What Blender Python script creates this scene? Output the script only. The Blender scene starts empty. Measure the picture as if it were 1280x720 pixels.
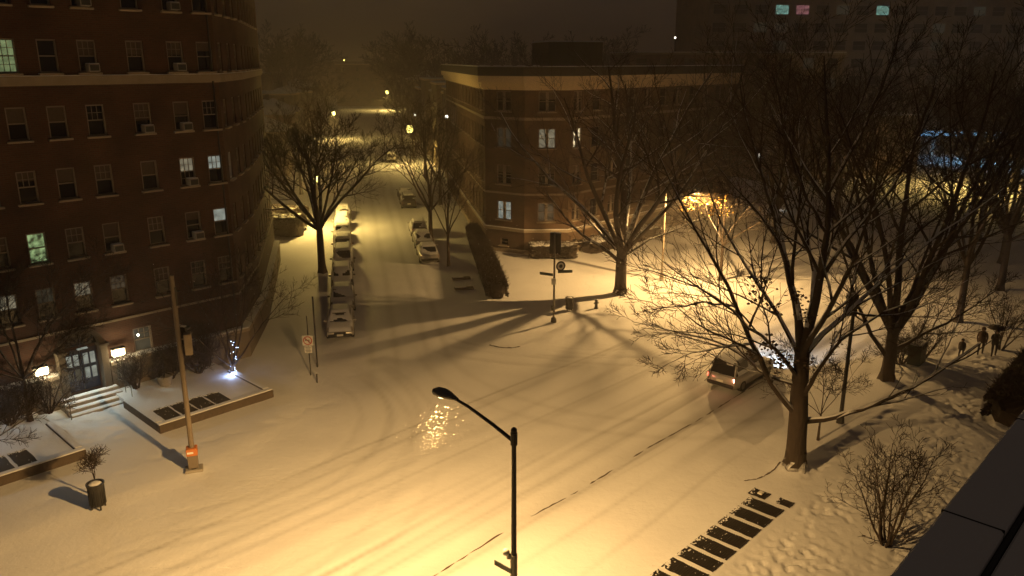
import bpy, math, random
import numpy as np
from mathutils import Vector, Matrix
R=math.radians
rnd=random.Random(11)
SC=bpy.context.scene; COL=SC.collection
# ---------------------------------------------------------------- frames
AV=R(46.5)
DV=Vector((math.cos(AV),math.sin(AV),0)); NV=Vector((-math.sin(AV),math.cos(AV),0))
def SN(s,n,z=0.0): 
    p=DV*s+NV*n; return Vector((p.x,p.y,z))
SD=Vector((-.195,1,0)).normalized(); SE=Vector((SD.y,-SD.x,0))      # side street heading, its right hand
SANG=math.atan2(SD.y,SD.x)
CH=17.5; PIT=R(15.8); FP=1004.0
def at(u,v,Y):
    """a point on the plane y=Y seen in the direction (u,v): used to read positions off the survey"""
    a=(u-640)/FP;b=(v-360)/FP
    dz=-(math.sin(PIT)+b*math.cos(PIT)); dy=math.cos(PIT)-b*math.sin(PIT)
    t=Y/dy
    return Vector((a*t,Y,CH+dz*t))
# ---------------------------------------------------------------- tags
def tag(o,label=None,cat=None,group=None,kind=None):
    if label: o['label']=label
    if cat: o['category']=cat
    if group: o['group']=group
    if kind: o['kind']=kind
    return o
def empty(name,loc,rz=0,**k):
    o=bpy.data.objects.new(name,None); COL.objects.link(o); o.location=loc; o.rotation_euler=(0,0,rz); o.empty_display_size=.2
    return tag(o,**k)
def copy_tree(o,parent=None):
    c=o.copy(); COL.objects.link(c); c.parent=parent
    for ch in list(o.children): copy_tree(ch,c)
    return c
# ---------------------------------------------------------------- materials
def mat(name,col,rough=.7,metal=0,emit=None,es=0,spec=None,bump=0,bscale=8,var=0,vscale=3,alpha=None,trans=0):
    m=bpy.data.materials.new(name); m.use_nodes=True
    nt=m.node_tree; b=nt.nodes['Principled BSDF']
    b.inputs['Base Color'].default_value=(*col,1); b.inputs['Roughness'].default_value=rough; b.inputs['Metallic'].default_value=metal
    if spec is not None: b.inputs['Specular IOR Level'].default_value=spec
    if trans: b.inputs['Transmission Weight'].default_value=trans
    if emit: b.inputs['Emission Color'].default_value=(*emit,1); b.inputs['Emission Strength'].default_value=es
    if var or bump:
        tc=nt.nodes.new('ShaderNodeTexCoord')
    if var:
        n=nt.nodes.new('ShaderNodeTexNoise'); n.inputs['Scale'].default_value=vscale; n.inputs['Detail'].default_value=6
        nt.links.new(tc.outputs['Object'],n.inputs['Vector'])
        mx=nt.nodes.new('ShaderNodeMix'); mx.data_type='RGBA'
        mx.inputs[6].default_value=(*[c*(1-var) for c in col],1); mx.inputs[7].default_value=(*[min(1,c*(1+var)) for c in col],1)
        nt.links.new(n.outputs['Fac'],mx.inputs[0]); nt.links.new(mx.outputs[2],b.inputs['Base Color'])
    if bump:
        n2=nt.nodes.new('ShaderNodeTexNoise'); n2.inputs['Scale'].default_value=bscale; n2.inputs['Detail'].default_value=5
        nt.links.new(tc.outputs['Object'],n2.inputs['Vector'])
        bp=nt.nodes.new('ShaderNodeBump'); bp.inputs['Strength'].default_value=bump; bp.inputs['Distance'].default_value=.05
        nt.links.new(n2.outputs['Fac'],bp.inputs['Height']); nt.links.new(bp.outputs['Normal'],b.inputs['Normal'])
    return m
def snow_mat(name,tracks_bands=False):
    m=mat(name,(.80,.80,.82),.65)
    nt=m.node_tree; b=nt.nodes['Principled BSDF']; b.inputs['Specular IOR Level'].default_value=.25
    tc=nt.nodes.new('ShaderNodeTexCoord')
    n1=nt.nodes.new('ShaderNodeTexNoise'); n1.inputs['Scale'].default_value=.35; n1.inputs['Detail'].default_value=6
    nt.links.new(tc.outputs['Object'],n1.inputs['Vector'])
    mx=nt.nodes.new('ShaderNodeMix'); mx.data_type='RGBA'
    mx.inputs[6].default_value=(.66,.66,.68,1); mx.inputs[7].default_value=(.84,.84,.85,1)
    nt.links.new(n1.outputs['Fac'],mx.inputs[0])
    col=mx.outputs[2]
    if tracks_bands:
        at_=nt.nodes.new('ShaderNodeAttribute'); at_.attribute_name='tracks_bands'
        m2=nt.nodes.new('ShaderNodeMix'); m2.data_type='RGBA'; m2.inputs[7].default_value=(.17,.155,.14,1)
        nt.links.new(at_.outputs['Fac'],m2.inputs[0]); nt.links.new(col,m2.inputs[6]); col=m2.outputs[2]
    nt.links.new(col,b.inputs['Base Color'])
    n2=nt.nodes.new('ShaderNodeTexNoise'); n2.inputs['Scale'].default_value=3.5; n2.inputs['Detail'].default_value=8; n2.inputs['Roughness'].default_value=.65
    nt.links.new(tc.outputs['Object'],n2.inputs['Vector'])
    bp=nt.nodes.new('ShaderNodeBump'); bp.inputs['Strength'].default_value=.42; bp.inputs['Distance'].default_value=.06
    nt.links.new(n2.outputs['Fac'],bp.inputs['Height']); nt.links.new(bp.outputs['Normal'],b.inputs['Normal'])
    return m
def brick_mat(name,c1,c2,mortar):
    m=mat(name,c1,.9); nt=m.node_tree; b=nt.nodes['Principled BSDF']
    uv=nt.nodes.new('ShaderNodeUVMap')
    br=nt.nodes.new('ShaderNodeTexBrick'); br.inputs['Scale'].default_value=1
    br.inputs['Brick Width'].default_value=.30; br.inputs['Row Height'].default_value=.1; br.inputs['Mortar Size'].default_value=.012
    br.inputs['Color1'].default_value=(*c1,1); br.inputs['Color2'].default_value=(*c2,1); br.inputs['Mortar'].default_value=(*mortar,1)
    nt.links.new(uv.outputs['UV'],br.inputs['Vector'])
    n=nt.nodes.new('ShaderNodeTexNoise'); n.inputs['Scale'].default_value=.6; n.inputs['Detail'].default_value=6
    nt.links.new(uv.outputs['UV'],n.inputs['Vector'])
    mp=nt.nodes.new('ShaderNodeMapRange'); mp.inputs[1].default_value=.3; mp.inputs[2].default_value=.7; mp.inputs[3].default_value=.62; mp.inputs[4].default_value=1.25
    nt.links.new(n.outputs['Fac'],mp.inputs[0])
    mx=nt.nodes.new('ShaderNodeMix'); mx.data_type='RGBA'; mx.blend_type='MULTIPLY'; mx.inputs[0].default_value=1
    nt.links.new(br.outputs['Color'],mx.inputs[6]); nt.links.new(mp.outputs[0],mx.inputs[7]); nt.links.new(mx.outputs[2],b.inputs['Base Color'])
    bp=nt.nodes.new('ShaderNodeBump'); bp.inputs['Strength'].default_value=.4; bp.inputs['Distance'].default_value=.02
    nt.links.new(br.outputs['Fac'],bp.inputs['Height']); bp.invert=True; nt.links.new(bp.outputs['Normal'],b.inputs['Normal'])
    return m
def bark_mat(name,col,snow=.35,lo=.45,hi=.75):
    m=mat(name,col,.9); nt=m.node_tree; b=nt.nodes['Principled BSDF']
    tc=nt.nodes.new('ShaderNodeTexCoord'); n=nt.nodes.new('ShaderNodeTexNoise'); n.inputs['Scale'].default_value=3; n.inputs['Detail'].default_value=6
    nt.links.new(tc.outputs['Object'],n.inputs['Vector'])
    mx=nt.nodes.new('ShaderNodeMix'); mx.data_type='RGBA'; mx.inputs[6].default_value=(*[c*.55 for c in col],1); mx.inputs[7].default_value=(*[c*1.5 for c in col],1)
    nt.links.new(n.outputs['Fac'],mx.inputs[0])
    g=nt.nodes.new('ShaderNodeNewGeometry'); sp=nt.nodes.new('ShaderNodeSeparateXYZ'); nt.links.new(g.outputs['True Normal'],sp.inputs[0])
    ad=nt.nodes.new('ShaderNodeMath'); ad.operation='MULTIPLY_ADD'; nt.links.new(n.outputs['Fac'],ad.inputs[0]); ad.inputs[1].default_value=.6; nt.links.new(sp.outputs['Z'],ad.inputs[2])
    mp=nt.nodes.new('ShaderNodeMapRange'); mp.inputs[1].default_value=lo+.3; mp.inputs[2].default_value=hi+.3; mp.inputs[4].default_value=snow
    nt.links.new(ad.outputs[0],mp.inputs[0])
    m2=nt.nodes.new('ShaderNodeMix'); m2.data_type='RGBA'; m2.inputs[7].default_value=(.8,.8,.82,1)
    nt.links.new(mp.outputs[0],m2.inputs[0]); nt.links.new(mx.outputs[2],m2.inputs[6]); nt.links.new(m2.outputs[2],b.inputs['Base Color'])
    bp=nt.nodes.new('ShaderNodeBump'); bp.inputs['Strength'].default_value=.8; bp.inputs['Distance'].default_value=.05
    n3=nt.nodes.new('ShaderNodeTexNoise'); n3.inputs['Scale'].default_value=9; mpp=nt.nodes.new('ShaderNodeMapping'); mpp.inputs['Scale'].default_value=(1,1,.18)
    nt.links.new(tc.outputs['Object'],mpp.inputs[0]); nt.links.new(mpp.outputs[0],n3.inputs['Vector'])
    nt.links.new(n3.outputs['Fac'],bp.inputs['Height']); nt.links.new(bp.outputs['Normal'],b.inputs['Normal'])
    return m
M={}
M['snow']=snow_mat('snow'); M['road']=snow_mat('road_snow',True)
M['brickA']=brick_mat('red_brick',(.066,.025,.014),(.092,.035,.020),(.078,.055,.04))
M['brickB']=brick_mat('brown_brick',(.080,.042,.02),(.115,.06,.03),(.11,.085,.06))
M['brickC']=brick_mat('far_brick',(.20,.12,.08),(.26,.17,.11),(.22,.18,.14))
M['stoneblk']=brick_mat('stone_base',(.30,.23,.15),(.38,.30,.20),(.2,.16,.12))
M['lime']=mat('limestone',(.33,.27,.20),.85,var=.25,vscale=1.5,bump=.2)
M['cream']=mat('cream_trim',(.74,.60,.40),.7,var=.15)
M['white']=mat('white_paint',(.62,.60,.56),.5,var=.1)
M['frame']=mat('window_paint',(.22,.175,.135),.5,var=.2,vscale=5)
M['glass']=mat('dark_glass',(.015,.015,.02),.08,spec=.6)
M['curtain']=mat('curtain',(.09,.065,.05),.9,var=.3,vscale=6)
M['ac']=mat('air_con',(.33,.30,.26),.5,var=.1)
M['acdark']=mat('air_con_grille',(.05,.05,.05),.6)
def lit(n,c,s,v=.5,sc=2.5):
    m=mat(n,(.05,.05,.05),.4); nt=m.node_tree; b=nt.nodes['Principled BSDF']
    tc=nt.nodes.new('ShaderNodeTexCoord'); no=nt.nodes.new('ShaderNodeTexNoise'); no.inputs['Scale'].default_value=sc; no.inputs['Detail'].default_value=3
    nt.links.new(tc.outputs['Object'],no.inputs['Vector'])
    mp=nt.nodes.new('ShaderNodeMapRange'); mp.inputs[1].default_value=.35; mp.inputs[2].default_value=.65; mp.inputs[3].default_value=s*(1-v); mp.inputs[4].default_value=s
    nt.links.new(no.outputs['Fac'],mp.inputs[0]); nt.links.new(mp.outputs[0],b.inputs['Emission Strength']); b.inputs['Emission Color'].default_value=(*c,1)
    return m
M['litG']=lit('room_light_green',(.62,.80,.36),.30); M['litW']=lit('room_light_warm',(.85,.75,.5),.26)
M['litD']=lit('room_light_dim',(.7,.55,.36),.07); M['litC']=lit('room_light_cool',(.75,.82,.7),.36)
M['litB']=lit('room_light_bright',(1,.80,.45),1.6,.9,4); M['litT']=lit('room_light_teal',(.45,.9,.75),.55,.8,3)
M['litP']=lit('room_light_pink',(1,.4,.45),.32,.6,2); M['litX']=lit('room_light_faint',(.55,.55,.38),.055)
M['litM']=lit('room_light_party',(.55,.8,.35),.55,.95,3.5)
M['bark']=bark_mat('bark',(.028,.018,.012),.95,.22,.42)
M['twig']=bark_mat('twig',(.035,.022,.014),.12,.5,1.0)
M['barkn']=bark_mat('bark_bare',(.04,.025,.016),.4)
M['hedge']=mat('hedge_twig',(.035,.022,.014),.95,bump=.8,bscale=14,var=.5,vscale=9)
M['leafd']=mat('dead_leaf',(.07,.04,.02),.8)
M['leafy']=mat('yellow_leaf',(.36,.22,.05),.6)
M['metal']=mat('grey_metal',(.16,.15,.13),.45,metal=.6,var=.2,vscale=6)
M['metald']=mat('dark_metal',(.035,.032,.03),.5,metal=.3,var=.2)
M['polel']=mat('pale_pole',(.17,.135,.10),.6,var=.2,vscale=4)
M['black']=mat('black_plastic',(.02,.02,.02),.5)
M['rubber']=mat('rubber',(.02,.02,.02),.85)
M['blue']=mat('navy_paint',(.015,.02,.05),.4)
M['orange']=mat('orange_band',(.5,.16,.04),.6)
M['signw']=mat('sign_white',(.7,.68,.62),.5)
M['signg']=mat('sign_dark',(.05,.07,.05),.5)
M['red']=mat('sign_red',(.4,.03,.02),.5)
M['asphalt']=mat('wet_grate',(.028,.022,.018),.6,bump=.3,bscale=30,var=.3,vscale=14)
M['concrete']=mat('concrete',(.30,.27,.23),.85,var=.25,vscale=2,bump=.25)
M['kerb']=mat('kerb_stone',(.09,.065,.045),.85,var=.3,vscale=5)
M['ledge']=mat('ledge_coping',(.80,.66,.54),.8,var=.25,vscale=1.2,bump=.3,bscale=6)
M['rooft']=mat('roof_felt',(.03,.026,.024),.9,var=.2)
M['silver']=mat('car_silver',(.46,.44,.41),.32,metal=.5)
M['carblk']=mat('car_black',(.03,.03,.035),.3,metal=.3)
M['cargry']=mat('car_grey',(.16,.155,.15),.35,metal=.4)
M['carwht']=mat('car_white',(.6,.58,.55),.35)
M['carred']=mat('car_maroon',(.12,.03,.02),.35)
M['cglass']=mat('car_glass',(.02,.02,.022),.1,spec=.6)
M['plate']=mat('plate',(.7,.68,.6),.5)
M['tail']=mat('tail_lamp',(.4,.02,.02),.3,emit=(1,.10,.05),es=7)
M['tailoff']=mat('tail_lamp_off',(.25,.02,.02),.3)
M['brake']=mat('tail_lamp_hot',(.6,.2,.15),.3,emit=(1,.20,.13),es=20)
M['head']=mat('head_lamp',(.8,.8,.8),.2,emit=(.85,.95,1),es=8)
M['headoff']=mat('head_lamp_off',(.35,.35,.33),.2)
M['lens']=mat('lamp_lens',(.8,.7,.5),.4,emit=(1,.72,.32),es=7)
M['lensy']=mat('lamp_globe_yellow',(.8,.7,.3),.4,emit=(1,.80,.18),es=14)
M['lensw']=mat('lamp_globe_white',(.8,.8,.8),.4,emit=(1,.95,.8),es=6)
M['sconce']=mat('sconce_glass',(.8,.7,.5),.4,emit=(1,.80,.42),es=9)
M['bluel']=mat('string_light',(.5,.6,.9),.4,emit=(.45,.62,1),es=14)
M['bluesign']=mat('blue_fascia',(.1,.2,.4),.4,emit=(.28,.62,1),es=2.2)
M['lamphead']=mat('lamp_housing',(.20,.19,.18),.5,metal=.4,var=.2)
M['skin']=mat('skin',(.35,.2,.13),.6)
M['coatd']=mat('coat_black',(.05,.04,.04),.9); M['coatg']=mat('coat_grey',(.06,.05,.045),.9); M['coatb']=mat('coat_brown',(.09,.055,.04),.9)
M['umb']=mat('umbrella_cloth',(.03,.02,.02),.8)
M['flake']=mat('snowflake',(.9,.9,.9),.6)
# ---------------------------------------------------------------- mesh builder
class MB:
    def __init__(s): s.v=[];s.f=[];s.uv={};s.smooth=False;s.mi=[]
    def quad(s,a,b,c,d,uv=None,mi=0):
        i=len(s.v); s.v+= [tuple(a),tuple(b),tuple(c),tuple(d)]
        if uv: s.uv[len(s.f)]=uv
        s.f.append((i,i+1,i+2,i+3)); s.mi.append(mi)
    def box(s,c,size,rz=0,bev=0,mi=0):
        cx,cy,cz=c; sx,sy,sz=[k/2 for k in size]
        ca,sa=math.cos(rz),math.sin(rz)
        def P(x,y,z): return (cx+x*ca-y*sa,cy+x*sa+y*ca,cz+z)
        if bev<=0:
            i=len(s.v)
            s.v+=[P(x,y,z) for z in(-sz,sz) for x,y in((-sx,-sy),(sx,-sy),(sx,sy),(-sx,sy))]
            for q in((3,2,1,0),(4,5,6,7),(0,1,5,4),(1,2,6,5),(2,3,7,6),(3,0,4,7)): s.f.append(tuple(i+k for k in q)); s.mi.append(mi)
        else:
            b=min(bev,sx*.9,sy*.9,sz*.9); rings=[]
            for z,ins in((-sz,b),(-sz+b,0),(sz-b,0),(sz,b)):
                xx,yy=sx-ins,sy-ins; k=b*.6
                pts=[(-xx+k,-yy),(xx-k,-yy),(xx,-yy+k),(xx,yy-k),(xx-k,yy),(-xx+k,yy),(-xx,yy-k),(-xx,-yy+k)]
                rings.append([P(x,y,z) for x,y in pts])
            s.loft(rings,cap=True,mi=mi)
    def loft(s,rings,cap=True,closed=True,mi=0):
        i=len(s.v); n=len(rings[0])
        for r in rings: s.v+=[tuple(p) for p in r]
        for k in range(len(rings)-1):
            for j in range(n if closed else n-1):
                a=i+k*n+j; b=i+k*n+(j+1)%n
                s.f.append((a,b,b+n,a+n)); s.mi.append(mi)
        if cap and closed:
            s.f.append(tuple(i+j for j in reversed(range(n)))); s.mi.append(mi)
            s.f.append(tuple(i+(len(rings)-1)*n+j for j in range(n))); s.mi.append(mi)
    def tube(s,pts,rad,n=6,cap=True,mi=0):
        m=len(pts); i=len(s.v)
        cs=[(math.cos(2*math.pi*j/n),math.sin(2*math.pi*j/n)) for j in range(n)]
        for k in range(m):
            p=pts[k]; q=pts[min(k+1,m-1)]; o=pts[max(k-1,0)]
            tx,ty,tz=q[0]-o[0],q[1]-o[1],q[2]-o[2]
            l=math.sqrt(tx*tx+ty*ty+tz*tz) or 1; tx/=l;ty/=l;tz/=l
            if abs(tx)<.9 : ux,uy,uz=0,tz,-ty     # cross(t,x)
            else: ux,uy,uz=-tz,0,tx
            l=math.sqrt(ux*ux+uy*uy+uz*uz) or 1; ux/=l;uy/=l;uz/=l
            wx,wy,wz=ty*uz-tz*uy,tz*ux-tx*uz,tx*uy-ty*ux
            r=rad[k] if isinstance(rad,(list,tuple)) else rad
            for c,d in cs: s.v.append((p[0]+(ux*c+wx*d)*r,p[1]+(uy*c+wy*d)*r,p[2]+(uz*c+wz*d)*r))
        for k in range(m-1):
            for j in range(n):
                a=i+k*n+j;b=i+k*n+(j+1)%n; s.f.append((a,b,b+n,a+n)); s.mi.append(mi)
        if cap:
            s.f.append(tuple(i+j for j in reversed(range(n)))); s.mi.append(mi)
            s.f.append(tuple(i+(m-1)*n+j for j in range(n))); s.mi.append(mi)
    def ball(s,c,r,nu=10,nv=7,sq=(1,1,1),jit=0,rr=None,mi=0):
        rings=[]
        for k in range(nv+1):
            ph=math.pi*k/nv; z=-math.cos(ph); q=max(math.sin(ph),.02)
            rings.append([(c[0]+r*sq[0]*q*math.cos(2*math.pi*j/nu)*(1+(rr.uniform(-jit,jit) if rr else 0)),c[1]+r*sq[1]*q*math.sin(2*math.pi*j/nu)*(1+(rr.uniform(-jit,jit) if rr else 0)),c[2]+r*sq[2]*z) for j in range(nu)])
        s.loft(rings,cap=True,mi=mi)
    def disc(s,c,r,nrm,n=20,th=.01,mi=0):
        t=Vector(nrm).normalized(); s.tube([Vector(c)-t*th/2,Vector(c)+t*th/2],r,n,mi=mi)
    def mesh(s,name,mats,smooth=False):
        me=bpy.data.meshes.new(name); me.from_pydata(s.v,[],s.f)
        if not isinstance(mats,(list,tuple)): mats=[mats]
        for m in mats: me.materials.append(m)
        if len(mats)>1: me.polygons.foreach_set('material_index',s.mi)
        if s.uv:
            u=me.uv_layers.new(name='UVMap')
            for p in me.polygons:
                q=s.uv.get(p.index)
                for k,li in enumerate(p.loop_indices):
                    if q: u.data[li].uv=q[k]
                    else:
                        co=me.vertices[me.loops[li].vertex_index].co; u.data[li].uv=(co.x+co.y,co.z)
        if smooth: me.polygons.foreach_set('use_smooth',[True]*len(me.polygons))
        me.update(); return me
    def build(s,name,mats,parent=None,smooth=False,**k):
        o=bpy.data.objects.new(name,s.mesh(name,mats,smooth)); COL.objects.link(o)
        if parent: o.parent=parent
        return tag(o,**k)
def inst(name,me,parent,loc=(0,0,0),rz=0,scale=None,**k):
    o=bpy.data.objects.new(name,me); COL.objects.link(o); o.parent=parent; o.location=loc; o.rotation_euler=(0,0,rz)
    if scale: o.scale=scale
    return tag(o,**k)
# ---------------------------------------------------------------- ground
def lat_noise(x,y,cell,seed):
    g=np.random.default_rng(seed); T=g.random((256,256))
    X=x/cell+1000.3; Y=y/cell+1000.7
    xi=np.floor(X).astype(int); yi=np.floor(Y).astype(int); fx=X-xi; fy=Y-yi
    fx=fx*fx*(3-2*fx); fy=fy*fy*(3-2*fy)
    a=T[xi%256,yi%256];b=T[(xi+1)%256,yi%256];c=T[xi%256,(yi+1)%256];d=T[(xi+1)%256,(yi+1)%256]
    return (a*(1-fx)+b*fx)*(1-fy)+(c*(1-fx)+d*fx)*fy-.5
def sst(a,b,x):
    t=np.clip((x-a)/(b-a),0,1); return t*t*(3-2*t)
def side_e(x,y):     # signed distance to the right of the side street's centre line
    return (x+12.3)*SE.x+(y-75)*SE.y
def fields(x,y):
    s=x*DV.x+y*DV.y; n=x*NV.x+y*NV.y
    e=side_e(x,y)
    da=np.abs(n-22.85)-8.65
    ds=np.maximum(np.abs(e)-5.2,30-n)
    k=5.0; h=np.clip(.5+.5*(ds-da)/k,0,1); sd=ds*(1-h)+da*h-k*h*(1-h)
    # cross street far along the side street
    z=.09*sst(-.4,1.2,sd)
    z=z+.05*lat_noise(x,y,5,1)+.022*lat_noise(x,y,1.3,2)+.008*lat_noise(x,y,.45,3)
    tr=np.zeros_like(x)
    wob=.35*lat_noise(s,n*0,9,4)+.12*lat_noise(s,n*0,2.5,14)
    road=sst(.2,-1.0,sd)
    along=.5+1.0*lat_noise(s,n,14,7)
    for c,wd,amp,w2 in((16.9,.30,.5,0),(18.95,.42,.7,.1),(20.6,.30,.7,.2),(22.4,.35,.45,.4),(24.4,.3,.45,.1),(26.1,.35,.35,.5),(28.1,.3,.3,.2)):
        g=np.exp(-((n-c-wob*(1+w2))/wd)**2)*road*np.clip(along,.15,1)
        z=z-.035*g*amp; tr=tr+g*amp*.75+.40*amp*np.exp(-((n-c-wob)/1.0)**2)*road*np.clip(along,.1,1)  # darkens each rut, plus a broad soft dark band around it
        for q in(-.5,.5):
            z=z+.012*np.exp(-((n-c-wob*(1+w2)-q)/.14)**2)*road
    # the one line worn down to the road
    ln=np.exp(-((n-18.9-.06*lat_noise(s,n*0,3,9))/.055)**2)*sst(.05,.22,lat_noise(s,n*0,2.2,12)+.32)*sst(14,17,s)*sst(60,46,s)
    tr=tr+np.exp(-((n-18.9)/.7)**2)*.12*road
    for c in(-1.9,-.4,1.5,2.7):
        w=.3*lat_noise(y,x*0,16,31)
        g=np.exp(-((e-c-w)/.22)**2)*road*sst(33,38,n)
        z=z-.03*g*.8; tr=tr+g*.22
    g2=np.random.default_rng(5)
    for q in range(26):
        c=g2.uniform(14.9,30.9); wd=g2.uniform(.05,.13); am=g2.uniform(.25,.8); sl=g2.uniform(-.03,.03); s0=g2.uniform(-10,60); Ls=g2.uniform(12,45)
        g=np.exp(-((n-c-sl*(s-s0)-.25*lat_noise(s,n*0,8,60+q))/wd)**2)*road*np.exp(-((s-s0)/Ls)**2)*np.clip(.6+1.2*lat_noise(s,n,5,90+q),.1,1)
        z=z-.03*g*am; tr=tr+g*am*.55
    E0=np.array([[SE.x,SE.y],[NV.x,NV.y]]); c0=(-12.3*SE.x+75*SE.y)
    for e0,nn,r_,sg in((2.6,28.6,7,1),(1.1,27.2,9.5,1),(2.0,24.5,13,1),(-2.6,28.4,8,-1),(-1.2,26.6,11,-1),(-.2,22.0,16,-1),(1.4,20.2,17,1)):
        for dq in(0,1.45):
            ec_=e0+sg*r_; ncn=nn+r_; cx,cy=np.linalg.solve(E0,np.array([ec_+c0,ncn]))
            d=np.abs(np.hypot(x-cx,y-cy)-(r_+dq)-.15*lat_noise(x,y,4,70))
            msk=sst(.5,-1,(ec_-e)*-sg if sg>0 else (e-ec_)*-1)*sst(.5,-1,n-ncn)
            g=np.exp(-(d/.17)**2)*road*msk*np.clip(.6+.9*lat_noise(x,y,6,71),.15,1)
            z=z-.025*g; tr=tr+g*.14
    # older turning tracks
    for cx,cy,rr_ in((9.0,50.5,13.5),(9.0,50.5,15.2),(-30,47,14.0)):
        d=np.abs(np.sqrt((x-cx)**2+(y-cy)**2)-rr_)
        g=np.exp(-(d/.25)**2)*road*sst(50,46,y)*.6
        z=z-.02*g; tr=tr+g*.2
    # footprints: trampled pavement
    tramp=sst(4.2,5.5,n)*sst(11.8,10.6,n)*sst(15,20,s)*sst(80,52,s)
    fp=lat_noise(x,y,.19,20)
    z=z-tramp*(.055*sst(.05,.30,fp)*(.4+1.6*np.clip(.5+1.5*lat_noise(x,y,2.2,26),0,1))+.03*lat_noise(x,y,.7,21))
    path=np.exp(-((n-12.4-.5*lat_noise(s,n*0,6,33))/.35)**2)*sst(30,33,s)
    z=z-.09*path*sst(-.1,.25,lat_noise(x,y,.38,22))
    ent=sst(37.2,38.2,n)*sst(43.4,42.4,n)*sst(10.9,11.4,s)*sst(14,13.4,s)
    z=z-ent*.08*sst(-.05,.3,lat_noise(x,y,.36,23))
    path2=np.exp(-((n-34.2-.6*lat_noise(s,n*0,5,35))/.3)**2)*sst(24,20,s)
    z=z-.05*path2*sst(-.1,.3,lat_noise(x,y,.4,24))
    # snow mounded at the foot of things
    for mx_,my_,r_,hh in((12.54,32.1,1.25,.16),(8.35,59.6,1.4,.16),(21.2,42.4,1.2,.14),(-16.2,66.4,1.1,.12),(12.3,63.8,.7,.1),(2.87,52.7,.6,.08),(-14.0,31.96,.7,.06)):
        z=z+hh*np.exp(-((x-mx_)**2+(y-my_)**2)/(r_*.6)**2)
    # grate beds are melted flat
    g=sst(11.45,11.65,n)*sst(13.55,13.4,n)*sst(18,18.4,s)*sst(29.3,29.0,s)
    z=z*(1-g)+g*.10
    # terraces left flat
    t=sst(36.9,37.1,n)*sst(44.4,44.2,n)*np.maximum(sst(20.2,20.0,s)*sst(14.0,14.2,s),sst(10.8,10.6,s)*sst(-40,-39.8,s))
    z=z*(1-t)+t*.10
    far=sst(150,300,np.hypot(x,y))
    z=z*(1-far)
    return z,np.clip(tr,0,.9),sd,n,e
def axis(segs):
    out=[segs[0][0]]
    for a,b,d in segs:
        k=max(1,round((b-a)/d)); out+=[a+(b-a)*(i+1)/k for i in range(k)]
    return np.array(out)
def build_ground():
    xs=axis([(-1600,-400,150),(-400,-150,25),(-150,-60,4),(-60,-30,.6),(-30,5,.24),(5,30,.10),(30,60,.4),(60,120,3),(120,400,25),(400,1600,150)])
    ys=axis([(-60,10,5),(10,18,1),(18,50,.11),(50,85,.26),(85,140,.7),(140,260,4),(260,700,20),(700,2400,150)])
    X,Y=np.meshgrid(xs,ys,indexing='ij'); z,tr,sd,n,e=fields(X,Y)
    nx,ny=len(xs),len(ys)
    co=np.stack([X,Y,z],-1).reshape(-1,3)
    idx=np.arange(nx*ny).reshape(nx,ny)
    F=np.stack([idx[:-1,:-1],idx[1:,:-1],idx[1:,1:],idx[:-1,1:]],-1).reshape(-1,4)
    cm=lambda A:(A[:-1,:-1]+A[1:,:-1]+A[1:,1:]+A[:-1,1:]).reshape(-1)/4
    sdc,nc,ec,xc,yc=cm(sd),cm(n),cm(e),cm(X),cm(Y)
    tra=tr.reshape(-1)
    cls=np.full(len(F),3)                                  # open ground
    near=(np.abs(xc)<150)&(yc<420)
    walk=near&(sdc>.1)&(((nc>2)&(nc<14.3))|((nc>31)&(nc<37))|((np.abs(ec)<9)&(nc>31)))
    cls[walk]=2
    isr=sdc<=.1
    cls[isr&(nc<31.8)]=0; cls[isr&(nc>=31.8)]=1
    for c,name,lab in((0,'road','wide snow-covered avenue with faint wheel tracks and broad darker bands'),(1,'side_street','snow-covered side street running away between the parked cars'),(2,'pavement','snow-covered pavements along the avenue and side street'),(3,'ground','open snow-covered ground beyond the pavements')):
        f=F[cls==c]; used=np.unique(f); remap=np.full(len(co),-1); remap[used]=np.arange(len(used))
        me=bpy.data.meshes.new(name); v=co[used]; f=remap[f]
        me.vertices.add(len(v)); me.vertices.foreach_set('co',v.reshape(-1).astype(np.float32))
        me.loops.add(f.size); me.loops.foreach_set('vertex_index',f.reshape(-1).astype(np.int32))
        me.polygons.add(len(f)); me.polygons.foreach_set('loop_start',np.arange(0,f.size,4,dtype=np.int32))
        me.polygons.foreach_set('use_smooth',np.ones(len(f),dtype=bool))
        a=me.attributes.new('tracks_bands','FLOAT','POINT'); a.data.foreach_set('value',tra[used].astype(np.float32))
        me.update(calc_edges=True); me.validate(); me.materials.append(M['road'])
        o=bpy.data.objects.new(name,me); COL.objects.link(o); tag(o,label=lab,kind='structure')
build_ground()
def gz(x,y):
    z,_,_,_,_=fields(np.array([float(x)]),np.array([float(y)])); return float(z[0])
# the one line worn down to the bare road between the lanes
def bare_line():
    g=random.Random(31); m=MB(); s=13.0
    while s<46:
        L=g.uniform(.3,2.2); k=max(2,int(L/.25)); seg=[]
        for i in range(k+1):
            q=s+L*i/k; n=18.9+.05*math.sin(q*.7)+g.uniform(-.02,.02); w=(.018+.03*g.random())*(1 if 0<i<k else .25)
            a=SN(q,n-w); b=SN(q,n+w); seg.append(((a.x,a.y,gz(a.x,a.y)+.012),(b.x,b.y,gz(b.x,b.y)+.012)))
        for i in range(k): m.quad(seg[i][0],seg[i+1][0],seg[i+1][1],seg[i][1])
        s+=L+g.choice([.05,.1,.3,.8,1.6])
    m.build('road_line',M['kerb'],kind='structure',label='thin broken line of bare road between the lanes')
bare_line()
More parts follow.
